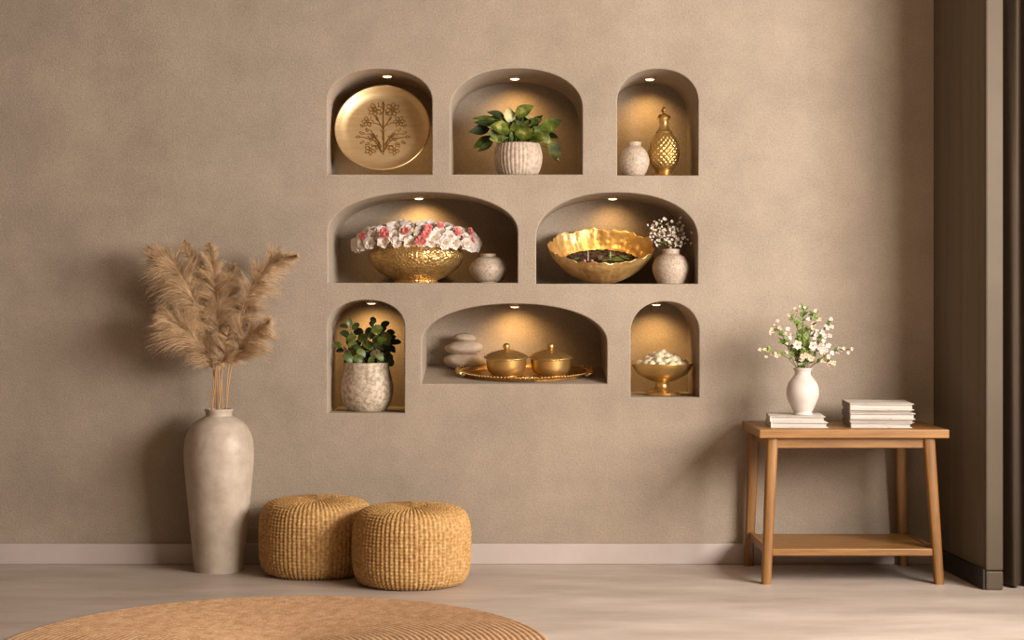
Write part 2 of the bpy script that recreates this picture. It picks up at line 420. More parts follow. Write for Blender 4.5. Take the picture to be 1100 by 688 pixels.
# ---------------------------------------------------------------- niche lamps
LIT = [(416, 0, .16, 'niche holding the big brass plate'), (553, 1, .24, 'niche holding the variegated plant'), (698, 2, .24, 'niche holding the brass pineapple jar'),
       (450, 3, .27, 'niche holding the bowl of blossoms'), (658, 4, .27, 'niche holding the scalloped brass bowl'), (399, 5, .25, 'niche holding the jade green plant'),
       (553, 6, .26, 'niche holding the brass tray'), (705, 7, .24, 'niche holding the footed brass bowl')]
PW = [1.0, .8, .9, .75, .38, .85, .75, .95]
for (px, ni, y, where) in LIT:
    X = PX(px - 550, y); fx = 550 + X * F / D
    x0, x1, t, b, sp = NI[ni]; a = (x1 - x0) / 2; u = abs(((x0 + x1) / 2 - fx) / a)
    pytop = sp - (sp - t) * (1 - u ** 2.15) ** (1 / 2.15)
    zc = P(px, pytop).z
    sink = .006 if ni < 5 else .012
    t_ = thing('recessed_lamp', 'small round glowing downlight in the top of the ' + where, 'lamp', (X, y, zc - sink), group='downlights in the wall niches')
    rr = .020
    mb = MB(); mb.lathe([(rr - .003, .001), (rr, 0), (rr + .004, .003), (rr + .004, sink + .012), (rr - .002, sink + .012), (rr - .003, .001)], 32); mb.build('trim_ring', 'trim_brass', t_)
    mb = MB(); mb.lathe([(0, -.0045), (rr * .45, -.004), (rr * .75, -.0022), (rr - .003, .001), (rr - .003, .006), (0, .006)], 32); mb.build('lens', 'lens', t_)
    l = bpy.data.lights.new('lamp_spot', 'SPOT'); l.energy = 4.2 * PW[ni] * LAMP_W; l.color = LAMP_COL; l.spot_size = R((88, 118, 105, 125, 125, 120, 125, 105)[ni]); l.spot_blend = 1.0; l.shadow_soft_size = .012
    lo = bpy.data.objects.new('lamp_light', l); C.objects.link(lo); lo.parent = t_; lo.location = (0, 0, -.020); lo.rotation_euler = (R(34), 0, 0)

SILL = [P(0, n[3]).z for n in NI]
# ---------------------------------------------------------------- niche 1: brass plate
def plate():
    y0 = .055; th = R(21.5); Rp = PX(51, .11)
    cx = PX(411.3 - 550, .11)
    # local frame: plate axis = local z; stand it up facing the room and lean it back
    t = thing('decorative_plate', 'big round brass plate with engraved flowers leaning in the top left niche', 'plate', (cx, y0, SILL[0]))
    # plate coordinates (u right, v up the plate, w out of it) -> local
    ax_v = Vector((0, sin(th), cos(th))); ax_w = Vector((0, -cos(th), sin(th))); ax_u = Vector((1, 0, 0))
    T = Matrix((ax_u, ax_v, ax_w)).transposed().to_4x4(); T.translation = ax_v * Rp + ax_w * .006 + Vector((0, 0, .004))
    mb = MB()
    pr = [(0, .006), (Rp * .5, .006), (Rp * .72, .006), (Rp * .80, .009), (Rp * .87, .016), (Rp * .93, .027), (Rp * .965, .033), (Rp * .985, .035), (Rp, .033), (Rp * 1.0, .028), (Rp * .96, .024), (Rp * .90, .014), (Rp * .83, .003), (Rp * .76, 0), (0, 0)]
    mb.lathe(prof_spline(pr, 4), 128, T=T); mb.build('dish', 'gold_dish', t, ang=60)
    # engraved bouquet: fine raised-edge strokes lying on the dish
    e = MB(); s = Rp / 248.0                                        # crop pixels -> metres
    def q(x, y): return T @ Vector(((x - 350) * s, -(y - 385) * s * 1.05, .0068))
    def stroke(pts, w=1.8):
        w *= 1.35; e.tube([q(*p) for p in pts], [w * s * .55] + [w * s] * (len(pts) - 2) + [w * s * .4], 5)
    def petal(cx, cy, ang, L, W):
        pts = []
        for k in range(13):
            a = 2 * pi * k / 12; u = L / 2 + L / 2 * -cos(a); v = W / 2 * sin(a) * (1 + .3 * cos(a))
            pts.append((cx + u * cos(ang) - v * sin(ang), cy + u * sin(ang) + v * cos(ang)))
        stroke(pts, 1.5)
    def bloom(cx, cy, r, a0=0, n=6):
        for k in range(n): petal(cx + r * .15 * cos(a0 + k * 2 * pi / n), cy + r * .15 * sin(a0 + k * 2 * pi / n), a0 + k * 2 * pi / n, r, r * .62)
        stroke([(cx + r * .18 * cos(a), cy + r * .18 * sin(a)) for a in [i * pi / 4 for i in range(9)]], 2.2)
    stroke([(358, 520), (357, 430), (352, 360), (346, 225)], 3.2)
    stroke([(340, 240), (347, 222), (354, 242), (350, 300)], 2)
    for sx in (-1, 1):
        def m(x, y): return (352 + sx * x, y)
        for pts in ([(2, 505), (30, 440), (60, 405), (100, 405)], [(2, 500), (45, 440), (85, 428), (120, 420)], [(3, 515), (26, 470), (50, 470), (60, 492)],
                    [(0, 380), (28, 330), (45, 300)], [(0, 365), (40, 345), (80, 338)], [(2, 440), (-0, 400), (18, 380)], [(4, 480), (20, 450), (40, 420), (70, 380)]):
            stroke([m(*p) for p in pts], 2.2)
        bloom(*m(46, 268), 34, .3 * sx, 7); bloom(*m(82, 335), 27, 1 * sx, 6); bloom(*m(62, 492), 27, .5, 6); bloom(*m(52, 425), 22, .9, 5)
        for (x, y, a, L, W) in ((100, 405, -.4, 26, 11), (118, 420, .1, 24, 10), (98, 445, .6, 24, 10), (78, 392, -1.0, 22, 9), (30, 330, -1.2, 24, 9), (24, 470, 1.2, 24, 10), (70, 455, .5, 22, 9), (18, 300, -1.9, 20, 8), (105, 365, -.7, 20, 8)):
            petal(*m(x, y), a if sx > 0 else pi - a, L, W)
    e.build('engraved_bouquet', 'gold_engrave', t)
plate()

# ---------------------------------------------------------------- plants
def pot_lathe(prof, n=96, fn=None): return MB().lathe(prof_spline(prof, 6), n, fn)
def niche2():
    yc = .12; cx = PX(556.5 - 550, yc); z0 = SILL[1]; r = PX(25.8, yc)
    t = thing('potted_plant', 'variegated leafy plant in a ribbed cream bowl pot in the top middle niche', 'plant', (cx, yc, z0))
    H = PX(33.5, yc) + PX(2, yc)
    pr = [(0, 0), (r * .62, 0), (r * .82, H * .08), (r * .95, H * .3), (r * 1.0, H * .55), (r * .97, H * .8), (r * .90, H * .96), (r * .88, H), (r * .84, H * .985), (r * .86, H * .85), (r * .80, H * .80), (0, H * .80)]
    def rib(a, tt, rr, z):
        k = 1 if .12 < tt < .60 else 0
        return (rr * (1 + .028 * k * (abs(sin(a * 18)) - .5)), z)
    MB().lathe(prof_spline(pr, 8), 216, rib).build('pot', 'ribbed', t, ang=50)
    MB().lathe([(0, H * .86), (r * .6, H * .87), (r * .845, H * .84), (r * .8, H * .78), (0, H * .78)], 32).build('soil', 'soil', t)
    rnd = random.Random(4)
    s = 1 / 4.914
    def q(x, y, yy): return P(475 + x * s, 60 + y * s, yy) - Vector((cx, yc, z0))
    leaves = [  # base, tip, width, material, shape, depth base, depth tip
        (385, 315, 482, 262, 52, 0, 'leaf'), (348, 352, 358, 270, 52, 2, 'leaf'), (330, 325, 240, 293, 32, 1, 'leaf'), (285, 335, 158, 328, 27, 0, 'leaf'), (295, 358, 168, 350, 36, 1, 'leaf'),
        (250, 385, 140, 402, 44, 1, 'leaf'), (362, 398, 252, 368, 72, 0, 'heart'), (262, 428, 163, 486, 42, 0, 'leaf'), (268, 452, 188, 506, 28, 0, 'leaf'), (440, 376, 430, 452, 76, 0, 'heart'),
        (365, 335, 470, 352, 62, 1, 'leaf'), (432, 312, 497, 352, 26, 2, 'leaf'), (518, 388, 632, 340, 58, 0, 'leaf'), (490, 372, 575, 470, 52, 0, 'leaf'), (568, 448, 616, 560, 56, 0, 'leaf'),
        (555, 415, 612, 432, 26, 1, 'leaf'), (400, 330, 340, 300, 30, 1, 'leaf'), (470, 360, 530, 330, 36, 0, 'leaf'), (300, 400, 235, 440, 34, 1, 'leaf'), (460, 400, 520, 440, 40, 0, 'leaf'),
        (330, 410, 290, 350, 44, 1, 'leaf'), (420, 400, 395, 340, 50, 1, 'leaf'), (500, 400, 560, 380, 40, 1, 'leaf'), (350, 430, 300, 445, 30, 1, 'leaf'), (450, 430, 500, 455, 34, 0, 'leaf'),
        (380, 420, 345, 455, 32, 1, 'leaf'), (410, 350, 440, 300, 40, 0, 'leaf'), (590, 500, 618, 556, 20, 2, 'leaf')]
    for kk in range(24):
        tx, ty = rnd.uniform(225, 585), rnd.uniform(310, 450); leaves.append((400 + (tx - 400) * .45 , 430 + (ty - 430) * .35, tx, ty, rnd.uniform(34, 52), rnd.choice((0, 0, 1)), 'leaf'))
    mb = MB(); st = MB()
    for i, (bx, by, tx, ty, wd, mi, sh) in enumerate(leaves):
        yb = yc + rnd.uniform(-.05, .03) - (.02 if sh == 'heart' else 0); yt = yb + rnd.uniform(-.035, .02)
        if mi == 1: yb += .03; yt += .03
        b = q(bx, by, yb); tp = q(tx, ty, yt)
        mb.leaf(b, tp, PX(wd * s * 1.3, yb), (rnd.uniform(-.6, .6), -1, rnd.uniform(.0, .8)), .16, rnd.uniform(.02, .12), mi, sh, 10)
        root = Vector((rnd.uniform(-.03, .03), rnd.uniform(-.03, .02), H * .84))
        mid = (root + b) / 2 + Vector((0, 0, .02))
        st.tube(spline([root, mid, b], 5), .0016, 5)
    # dark understorey
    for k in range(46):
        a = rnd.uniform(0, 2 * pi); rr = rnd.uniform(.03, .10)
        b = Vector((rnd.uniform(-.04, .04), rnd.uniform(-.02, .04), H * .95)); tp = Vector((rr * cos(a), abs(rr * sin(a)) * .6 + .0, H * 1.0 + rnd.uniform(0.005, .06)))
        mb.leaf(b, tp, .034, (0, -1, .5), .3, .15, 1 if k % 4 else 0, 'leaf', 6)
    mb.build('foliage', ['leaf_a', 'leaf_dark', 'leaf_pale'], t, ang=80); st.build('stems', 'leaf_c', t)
niche2()
def niche6():
    yc = .125; cx = PX(394.2 - 550, yc); z0 = SILL[5]; r = PX(28.2, yc); H = PX(443 - 392, yc) + .003
    t = thing('potted_plant', 'jade green shrubby plant in a tall mottled pot in the bottom left niche', 'plant', (cx, yc, z0))
    pr = [(0, 0), (r * .60, 0), (r * .74, H * .03), (r * .93, H * .2), (r * 1.0, H * .42), (r * .965, H * .62), (r * .875, H * .82), (r * .845, H * .97), (r * .835, H), (r * .79, H * .99), (r * .80, H * .88), (r * .7, H * .86), (0, H * .86)]
    MB().lathe(prof_spline(pr, 8), 96).build('pot', 'crackle', t, ang=50)
    MB().lathe([(0, H * .93), (r * .5, H * .94), (r * .79, H * .90), (r * .7, H * .84), (0, H * .84)], 32).build('soil', 'soil', t)
    rnd = random.Random(9); s = 1 / 9.83
    def q(x, y, yy): return P(350 + x * s, 330 + y * s, yy) - Vector((cx, yc, z0))
    lv = [(250, 160, 34, 0), (190, 207, 40, 1), (315, 207, 42, 0), (500, 140, 34, 1), (482, 182, 28, 1), (625, 190, 46, 1), (540, 240, 56, 0), (460, 270, 50, 1), (345, 262, 46, 1), (200, 287, 46, 1), (222, 310, 42, 0),
          (272, 328, 50, 0), (392, 330, 54, 0), (625, 310, 54, 0), (680, 275, 44, 1), (745, 378, 44, 1), (450, 408, 56, 0), (540, 350, 52, 0), (612, 412, 62, 2), (285, 402, 48, 0), (297, 465, 52, 0), (130, 407, 42, 0),
          (150, 462, 36, 1), (370, 492, 50, 0), (522, 497, 52, 2), (632, 490, 48, 0), (228, 527, 46, 0), (692, 450, 44, 1), (330, 440, 44, 1), (400, 450, 44, 1), (580, 460, 44, 1), (480, 470, 40, 1), (660, 350, 44, 0), (700, 320, 36, 1),
          (250, 360, 40, 1), (350, 380, 42, 1), (500, 320, 40, 1), (590, 350, 44, 0), (300, 520, 44, 1), (430, 500, 40, 1), (600, 540, 44, 1), (640, 440, 44, 1), (420, 360, 36, 0), (610, 245, 34, 1), (670, 400, 34, 1), (560, 560, 30, 0)]
    mb = MB(); st = MB(); hubs = [(275, 300), (440, 330), (560, 300), (340, 450), (520, 430), (640, 400), (210, 440)]
    hub = []
    for (hx, hy) in hubs:
        h3 = q(hx, hy, yc + rnd.uniform(-.03, .03)); root = Vector((rnd.uniform(-.02, .02), rnd.uniform(-.02, .02), H * .9)); hub.append(h3)
        st.tube(spline([root, (root + h3) / 2 + Vector((rnd.uniform(-.01, .01), 0, 0)), h3], 6), [.003] * 7 + [.0022] * 6, 6)
    for kk in range(46):
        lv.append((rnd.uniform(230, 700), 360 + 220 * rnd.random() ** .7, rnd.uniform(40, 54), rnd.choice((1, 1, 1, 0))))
    for (x, y, L, mi) in lv:
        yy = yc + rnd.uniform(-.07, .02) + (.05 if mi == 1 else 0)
        c = q(x, y, yy); h3 = min(hub, key=lambda h: (h - c).length)
        d = (c - h3); d.z *= .5; d = Vector((d.x + rnd.uniform(-.01, .01), 0, d.z + rnd.uniform(-.008, .012))).normalized(); L3 = PX(L * s, yy)
        flat = rnd.uniform(.2, .9) if L > 44 else rnd.uniform(.6, 1.6)
        L3 *= 1.18; mb.leaf(c - d * L3, c + d * L3, L3 * 1.5, (rnd.uniform(-.3, .3), -1, flat), .25, .12, mi, 'round', 8)
        st.tube([h3, (h3 + c - d * L3) / 2 + Vector((0, 0, .004)), c - d * L3], .0012, 5)
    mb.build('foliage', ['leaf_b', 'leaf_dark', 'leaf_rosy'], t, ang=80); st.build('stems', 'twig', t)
niche6()

# ---------------------------------------------------------------- plain vases
def vase(name, label, mt, px, yc, z0, prof, n=80, cat='vase', sy=1, part=False, ang=60):
    """prof in pixels: (radius, height)"""
    k = PX(1, yc)
    t = MB().lathe([(r * k, z * k) for r, z in prof_spline(prof, 8)], n, sy=sy).build(name, mt, ang=ang, loc=(PX(px - 550, yc), yc, z0))
    return tag(t, label, cat)
vase('round_vase', 'small round speckled cream vase beside the brass pineapple jar', 'speckle', 681, .09, SILL[2],
     [(0, 0), (8.5, 0), (12.5, 4), (16.2, 14), (16.0, 21), (12.5, 29), (8, 33.2), (7.2, 34.6), (7.8, 37), (7.6, 37.6), (6.2, 37.2), (6, 34), (5, 31), (0, 31)])
vase('squat_vase', 'small squat speckled cream vase beside the bowl of blossoms', 'speckle', 524.5, .13, SILL[3],
     [(0, 0), (11, 0), (11.5, 1.2), (15.5, 4), (20.3, 12.5), (20.0, 18), (15, 25.5), (9.2, 28.2), (8.4, 29), (8.6, 31), (8.2, 31.6), (6.5, 31.2), (6.4, 28), (5, 26), (0, 26)])

# ---------------------------------------------------------------- niche 3: pineapple jar
def jar():
    yc = .13; k = PX(1, yc)
    t = thing('lidded_jar', 'tall brass pineapple shaped jar with a finial in the top right niche', 'jar', (PX(713.3 - 550, yc), yc, SILL[2]))
    z = 2.5
    MB().lathe([(r * k, h * k) for r, h in prof_spline([(0, 0), (11.5, 0), (12, 1.5), (11.2, 3.2), (9, 4.5), (8.2, 6), (8.8, 8), (0, 8)], 6)], 64).build('foot', 'gold_smooth', t)
    body = []
    n = 110
    for i in range(n + 1):
        u = i / n; h = 8 + 42 * u
        rr = 15.7 * (max(0.0, sin(pi * (0.13 + .77 * u ** .92)))) ** .62
        body.append((rr * k, h * k))
    def dia(a, tt, rr, zz):
        A = a * 8 + tt * 20; B = a * 8 - tt * 20
        b = abs(cos(A)) * abs(cos(B))
        return (rr * (1 + .085 * (b ** .6) * min(1, 6 * tt, 6 * (1 - tt))) - .0006, zz)
    mb = MB(); mb.lathe(body, 264, dia); mb.build('body', 'gold_smooth', t, ang=80)
    MB().lathe([(r * k, h * k) for r, h in prof_spline([(0, 48), (9, 48.5), (6.4, 52), (4.8, 56), (4.7, 60), (6, 63.5), (5.8, 64.5), (0, 64.5)], 6)], 48).build('neck', 'gold_smooth', t)
    lid = MB().lathe([(r * k, h * k) for r, h in prof_spline([(0, 64.2), (6.4, 64.3), (6.6, 65.2), (5.6, 67.2), (3.0, 69), (1.6, 70), (1.5, 71), (2.5, 72.4), (2.5, 74), (1.4, 75.4), (.8, 76.5), (.55, 79), (0.05, 81)], 6)], 48,
              fn=lambda a, tt, r, zz: (r * (1 + .05 * cos(6 * a) * (1 if tt < .3 else 0)), zz)).build('lid', 'gold_dark', t)
jar()

# ---------------------------------------------------------------- blossoms
def make_blossom(name, label, cat, group, petals=5, r=.022, mt='petal', centre='pollen', ruff=.0):
    t = thing(name, label, cat, group=group)
    mb = MB(); rnd = random.Random(len(name) + petals)
    for ring in ((0, 1.0, .30), (1, .72, .75)) if petals > 5 else ((0, 1.0, .45),):
        for k in range(petals if ring[0] == 0 else petals - 1):
            a = 2 * pi * (k + ring[0] * .5) / (petals if ring[0] == 0 else petals - 1) + rnd.uniform(-.1, .1)
            L = r * ring[1]; el = ring[2] + rnd.uniform(-.12, .12)
            tip = Vector((cos(a) * cos(el), sin(a) * cos(el), sin(el))) * L
            mb.leaf((cos(a) * r * .08, sin(a) * r * .08, 0), tip, L * .95, (-cos(a) * sin(el), -sin(a) * sin(el), cos(el)), .4, .15, 0, 'round', 5)
    mb.build('petals', mt, t, ang=80)
    c = MB(); c.blob((0, 0, r * .12), r * .18, 8); c.build('centre', centre, t)
    return t

ORD = ['first', 'second', 'third', 'fourth', 'fifth', 'sixth', 'seventh', 'eighth', 'ninth', 'tenth', 'eleventh', 'twelfth', 'thirteenth', 'fourteenth', 'fifteenth', 'sixteenth', 'seventeenth', 'eighteenth', 'nineteenth', 'twentieth']
ROW = ['drooping lowest row', 'second row', 'third row', 'fourth row', 'upper ring', 'very top']
def niche4():
    yc = .195; k = PX(1, yc); cx = PX(447 - 550, yc); z0 = SILL[3]
    t = thing('brass_bowl', 'round bellied embossed brass bowl heaped with blossoms in the wide middle niche', 'bowl', (cx, yc, z0))
    pr = [(0, 0), (23.5, 0), (24, 1), (23, 3), (25, 4.4), (36, 9.5), (46, 18), (51, 27), (50.5, 33), (47, 37.5), (45.5, 39), (46.6, 40.4), (46, 41.2), (44, 40.6), (43.4, 38), (48, 31), (45, 21), (30, 9), (0, 6)]
    mb = MB(); mb.lathe([(r * k, h * k) for r, h in prof_spline(pr, 7)], 128, sy=.93); mb.build('bowl', 'gold_hammer', t, ang=60)
    rm = MB(); rm.tube([(45.6 * k * cos(a), 45.6 * k * sin(a) * .93, 40.6 * k) for a in [2 * pi * i / 96 for i in range(97)]], .0026, 8); rm.build('rim', 'gold_smooth', t)
    # bed of leaves the blossoms sit in
    bed = MB(); rnd = random.Random(2)
    bed.lathe([(r * k, h * k) for r, h in [(0, 30), (40, 31), (43, 38), (40, 46), (20, 54), (0, 55)]], 40, sy=.85)
    for i in range(150):
        a = rnd.uniform(0, 2 * pi); q = rnd.uniform(.5, 1)
        b = Vector((40 * k * q * cos(a), 34 * k * q * sin(a), (44 + 8 * (1 - q)) * k))
        bed.leaf(b, b + Vector((cos(a) * .025, sin(a) * .02, rnd.uniform(-.008, .008))), .012, (0, -.3, 1), .3, .1, 0, 'leaf', 4)
    bo = bed.build('leaf_bed', 'leaf_dark', loc=(cx, yc, z0)); tag(bo, 'dark green leaves under the blossoms in the embossed brass bowl', 'leaves', kind='stuff')
    protos = []
    for nm, lb, pe, r, mt in (('white_blossom', 'white blossom with broad petals in the heap on the embossed brass bowl', 5, .029, 'petal'),
                              ('white_blossom', 'white double blossom in the heap on the embossed brass bowl', 7, .028, 'petal'),
                              ('pink_blossom', 'small coral pink blossom among the white ones on the embossed brass bowl', 7, .0165, 'petal_pink')):
        protos.append(make_blossom(nm, lb, 'flower', 'blossoms heaped on the embossed brass bowl', pe, r, mt))
    used = [False] * 3
    def put(i, lab, loc, rot, s):
        if not used[i]: used[i] = True; o = protos[i]; o.location = loc; o.rotation_euler = rot; o.scale = (s, s, s); o['label'] = lab; return o
        return dup(protos[i], loc, rot, s, lab)
    # the dome that carries them: half axes 67 px x 29 px, crown at y=237
    A, B, Hh = 63 * k, .145, 20.5 * k
    zc = z0 + 41.5 * k
    # front and top, laid out in rings
    pink = [(322, 265), (338, 245), (350, 262), (452, 240), (575, 225), (570, 245), (640, 212), (520, 300), (535, 285), (560, 262), (728, 240), (735, 250), (800, 245), (815, 290), (548, 300), (225, 268)]
    npk = 0
    for (x, y) in sorted(pink):
        px = 345 + x / 5; py = 200 + y / 5
        u = (PX(px - 550, .06) - cx) / A; v = (P(0, py, .06).z - zc) / Hh
        yy = yc - B * sqrt(max(.04, 1 - min(.96, u * u + .6 * v * v)))
        npk += 1
        put(2, '%s from the left of the coral pink blossoms on the embossed bowl' % ORD[npk - 1], P(px, py, yy - .020), (R(72 + rnd.uniform(-15, 15)), rnd.uniform(-.3, .3), rnd.uniform(-.3, .3) + u * .8), rnd.uniform(.85, 1.15))
    cnt = 0
    for ring, (el, n) in enumerate(((-.10, 26), (.06, 28), (.34, 26), (.62, 20), (.95, 14), (1.3, 7))):
        angs = [2 * pi * (i + .5 * (ring % 2)) / n + rnd.uniform(-.07, .07) for i in range(n)]
        keep = sorted([a for a in angs if sin(a) * cos(el) < (.30 if el < .5 else .6)], key=lambda a: cos(a))
        if ring == 0: keep = [a for a in keep if abs(cos(a)) > .74]
        for i, a in enumerate(keep):
            cxn, cyn, cz = cos(a) * cos(el), sin(a) * cos(el), sin(el)
            lab = 'white blossom, %s from left in the %s over the embossed bowl' % (ORD[i], ROW[ring])
            loc = Vector((cx + A * cxn, yc + B * cyn, zc + Hh * cz + rnd.uniform(-.003, .003)))
            nrm = Vector((cxn / A, cyn / B, max(cz, .08) / Hh)).normalized()
            nrm = (nrm * .8 + Vector((rnd.uniform(-.3, .3), rnd.uniform(-1.1, -.6), rnd.uniform(-.2, .25)))).normalized()
            e = nrm.to_track_quat('Z', 'Y').to_euler()
            put(cnt % 2, lab, loc, e, rnd.uniform(.8, 1.1)); cnt += 1
niche4()

# ---------------------------------------------------------------- niche 5: scalloped bowl and sprigs
def sprig(name, label, group, base, ctrl, flowers, leaves, mts=('twig', 'petal', 'leaf_c'), fr=.006, rnd=None, stem_r=.0011, leafL=.02, extra=0):
    """base: world point in the vase mouth; ctrl/flowers in world coordinates"""
    t = thing(name, label, 'flower', base, group=group); b = Vector(base)
    st = MB(); pts = spline([Vector((0, 0, 0))] + [p - b for p in ctrl], 6); st.tube(pts, stem_r, 5)
    for (p, r, kind) in flowers:
        fl = MB(); ce = MB(); C0 = p - b
        p = p - b; near = min(pts, key=lambda q: (q - p).length)
        if (near - p).length > .004: st.tube([near, (near + p) / 2 + Vector((0, 0, .002)), p], stem_r * .6, 4)
        if kind == 'big':
            for k in range(6):
                a = 2 * pi * k / 6 + rnd.random(); d = Vector((cos(a), -.35, sin(a)))
                fl.leaf(p, p + d.normalized() * r, r * .9, (-cos(a) * .3, -1, -sin(a) * .3), .4, .1, 0, 'round', 4)
            ce.blob(p + Vector((0, -r * .25, 0)), r * .22, 7)
        else:
            for k in range(4):
                a = 2 * pi * k / 4 + rnd.random(); d = Vector((cos(a) * .8, -.3 + rnd.uniform(-.4, .4), sin(a) * .8 + .3))
                fl.leaf(p, p + d.normalized() * r, r * 1.0, (0, -1, .4), .4, .1, 0, 'round', 3)
            ce.blob(p, r * .25, 6)
        fl.v = [tuple(Vector(v) - C0) for v in fl.v]; ce.v = [tuple(Vector(v) - C0) for v in ce.v]
        bo = fl.build('blossom', mts[1], t, ang=80, loc=C0); ce.build('blossom_centre', 'pollen', bo)
    lf = MB()
    for i in range(int(leaves * 1.5)):
        q = pts[rnd.randrange(int(len(pts) * .25), len(pts) - 1)]
        d = Vector((rnd.uniform(-1, 1), rnd.uniform(-.6, .3), rnd.uniform(.1, 1))).normalized()
        lf.leaf(q, q + d * leafL * rnd.uniform(.6, 1.2), leafL * .38, (rnd.uniform(-.5, .5), -1, .4), .2, .15, 0, 'leaf', 4)
    st.build('stem', mts[0], t)
    if leaves: lf.build('leaves', mts[2], t, ang=80)
    return t

def niche5():
    yc = .20; k = PX(1, yc); cx = PX(646 - 550, yc); z0 = SILL[4]
    t = thing('scalloped_bowl', 'wide scalloped brass bowl like an open flower in the middle right niche', 'bowl', (cx, yc, z0))
    tilt = R(22); nsc = 9
    def wav(a, tt, r, z):
        # tt: 0 outer bottom .. ~.5 rim .. 1 inner bottom
        e = 1 - abs(tt - .52) / .52; e = max(0, e)
        w_ = abs(cos(nsc * (a + .35) / 2))
        return (r * (1 + .055 * e * (w_ ** .6 - .6) ), z * (.97 + .075 * e * e * (w_ ** .7 - .55 + .25 * sin(a * 31))) + .0022 * e * noise.noise(Vector((cos(a) * 5, sin(a) * 5, 2))) * 3)
    pr = [(0, 0), (14, .3), (26, 3.5), (38, 11), (48, 21), (54.5, 29.5), (57, 36.5), (57.6, 38.4), (56.6, 38.2), (53, 30), (47, 22), (37, 13), (25, 6), (13, 2.5), (0, 2)]
    T = Matrix.Rotation(-tilt, 4, 'X') if False else Matrix.Rotation(tilt, 4, 'X')
    low = 0
    mb = MB(); mb.lathe([(r * k * .985, h * k) for r, h in prof_spline(pr, 8)], 216, wav, sy=.94, T=T)
    low = min(v[2] for v in mb.v); ys = [v[1] for v in mb.v]; dy = -(min(ys) + max(ys)) / 2
    mb.v = [(x, y + dy, z - low + .001) for x, y, z in mb.v]
    mb.build('bowl', 'gold_leafy', t, ang=60)
    Tw = Matrix.Translation(Vector((cx, yc + dy, z0 - low + .001))) @ T
    # what lies in it: dark floral filling, green leaves, two incense sticks and a seed head
    fil = MB(); rnd = random.Random(7)
    fil.lathe([(0, 19 * k), (40 * k, 19 * k), (41 * k, 20 * k), (0, 21 * k)], 40, sy=.92, T=Tw)
    for i in range(420):
        rr = sqrt(rnd.random()) * 41 * k; a = rnd.uniform(0, 2 * pi)
        v = Tw @ Vector((rr * cos(a), rr * sin(a) * .88, 20 * k + rnd.uniform(-.006, .004)))
        fil.blob(v, (rnd.uniform(.005, .009), rnd.uniform(.005, .009), .003), 6, jit=.4)
    tag(fil.build('dried_flower_filling', 'dark_petal'), 'dark dried petals lying inside the scalloped brass bowl', 'potpourri', kind='stuff')
    s = 1 / 5.5
    def onbed(px, py, h=24):
        best = None
        for iy in range(-46, 47, 2):
            for ix in range(-46, 47, 2):
                v = Tw @ Vector((ix * k, iy * k * .88, h * k)); d = D + v.y
                e = abs(550 + v.x * F / d - px) + abs(HOR - (v.z - CH) * F / d - py) * 2
                if best is None or e < best[0]: best = (e, v)
        return best[1]
    for i, (x, y, L, sl) in enumerate(sorted(((468, 440, 22, .2), (510, 410, 24, .1), (545, 425, 26, -.1), (575, 418, 24, -.3), (530, 440, 30, 0), (560, 440, 26, .1), (600, 428, 22, -.2), (305, 430, 18, .3), (495, 432, 22, .2)))):
        c = onbed(565 + x * s, 200 + y * s); Lm = PX(L * s, yc)
        d = Vector((1, rnd.uniform(-.3, .3), sl)).normalized()
        lm = MB(); lm.leaf(Vector((0, 0, 0)) - d * Lm * .9, d * Lm * .9, Lm * .75, (0, -.9, 1), .2, .1, 0, 'leaf', 6)
        tag(lm.build('green_leaf', 'leaf_c', loc=c, ang=80), 'small green leaf lying in the scalloped brass bowl, %s leaf from the left' % ORD[i], 'leaf', 'green leaves inside the scalloped bowl')
    for i, x in enumerate((365, 493)):
        p = onbed(565 + x * s, 200 + 440 * s, 21)
        st = MB(); st.tube([(0, 0, -.012), (0, 0, PX(10, yc))], .0022, 8)
        tag(st.build('incense_stick', 'paper', loc=p), ('left' if i == 0 else 'right') + ' of two short cream sticks standing in the scalloped bowl', 'stick', 'cream sticks in the scalloped bowl')
    sh = MB(); sh.blob((0, 0, 0), (.013, .013, .010), 12, jit=.3); 
    for i in range(12):
        a = i * pi / 6; sh.blob((.010 * cos(a), .010 * sin(a), .003), .0035, 6)
    tag(sh.build('seed_head', 'twig', loc=onbed(565 + 430 * s, 200 + 425 * s, 25)), 'dark brown seed head between the two sticks in the scalloped bowl', 'seed head')
    for i, x in enumerate((345, 395)):
        pb = MB(); pb.blob((0, 0, 0), .006, 8, jit=.3)
        tag(pb.build('rose_bud', 'petal_pink', loc=onbed(565 + x * s, 200 + 442 * s, 24)), ('left' if i == 0 else 'right') + ' tiny pink bud at the foot of the left stick in the bowl', 'flower')
    # round vase with sprigs
    yv = .10
    vase('round_vase', 'round speckled cream vase holding white sprigs beside the scalloped bowl', 'speckle', 720.6, yv, SILL[4],
         [(0, 0), (12, 0), (15, 2.5), (19.3, 13), (19.4, 20), (15.5, 28.5), (10.3, 32), (9.2, 33.5), (9.8, 37), (9.4, 37.5), (7.8, 37), (7.6, 33), (5, 30), (0, 30)])
    names = ['drooping furthest left', 'leaning left', 'upright, left of centre', 'tallest in the middle', 'upright, right of centre', 'leaning right', 'drooping furthest right', 'low at the front', 'behind the others']
    ends = [(733, 255), (765, 235), (800, 215), (845, 215), (885, 215), (920, 212), (965, 300), (860, 290), (900, 262)]
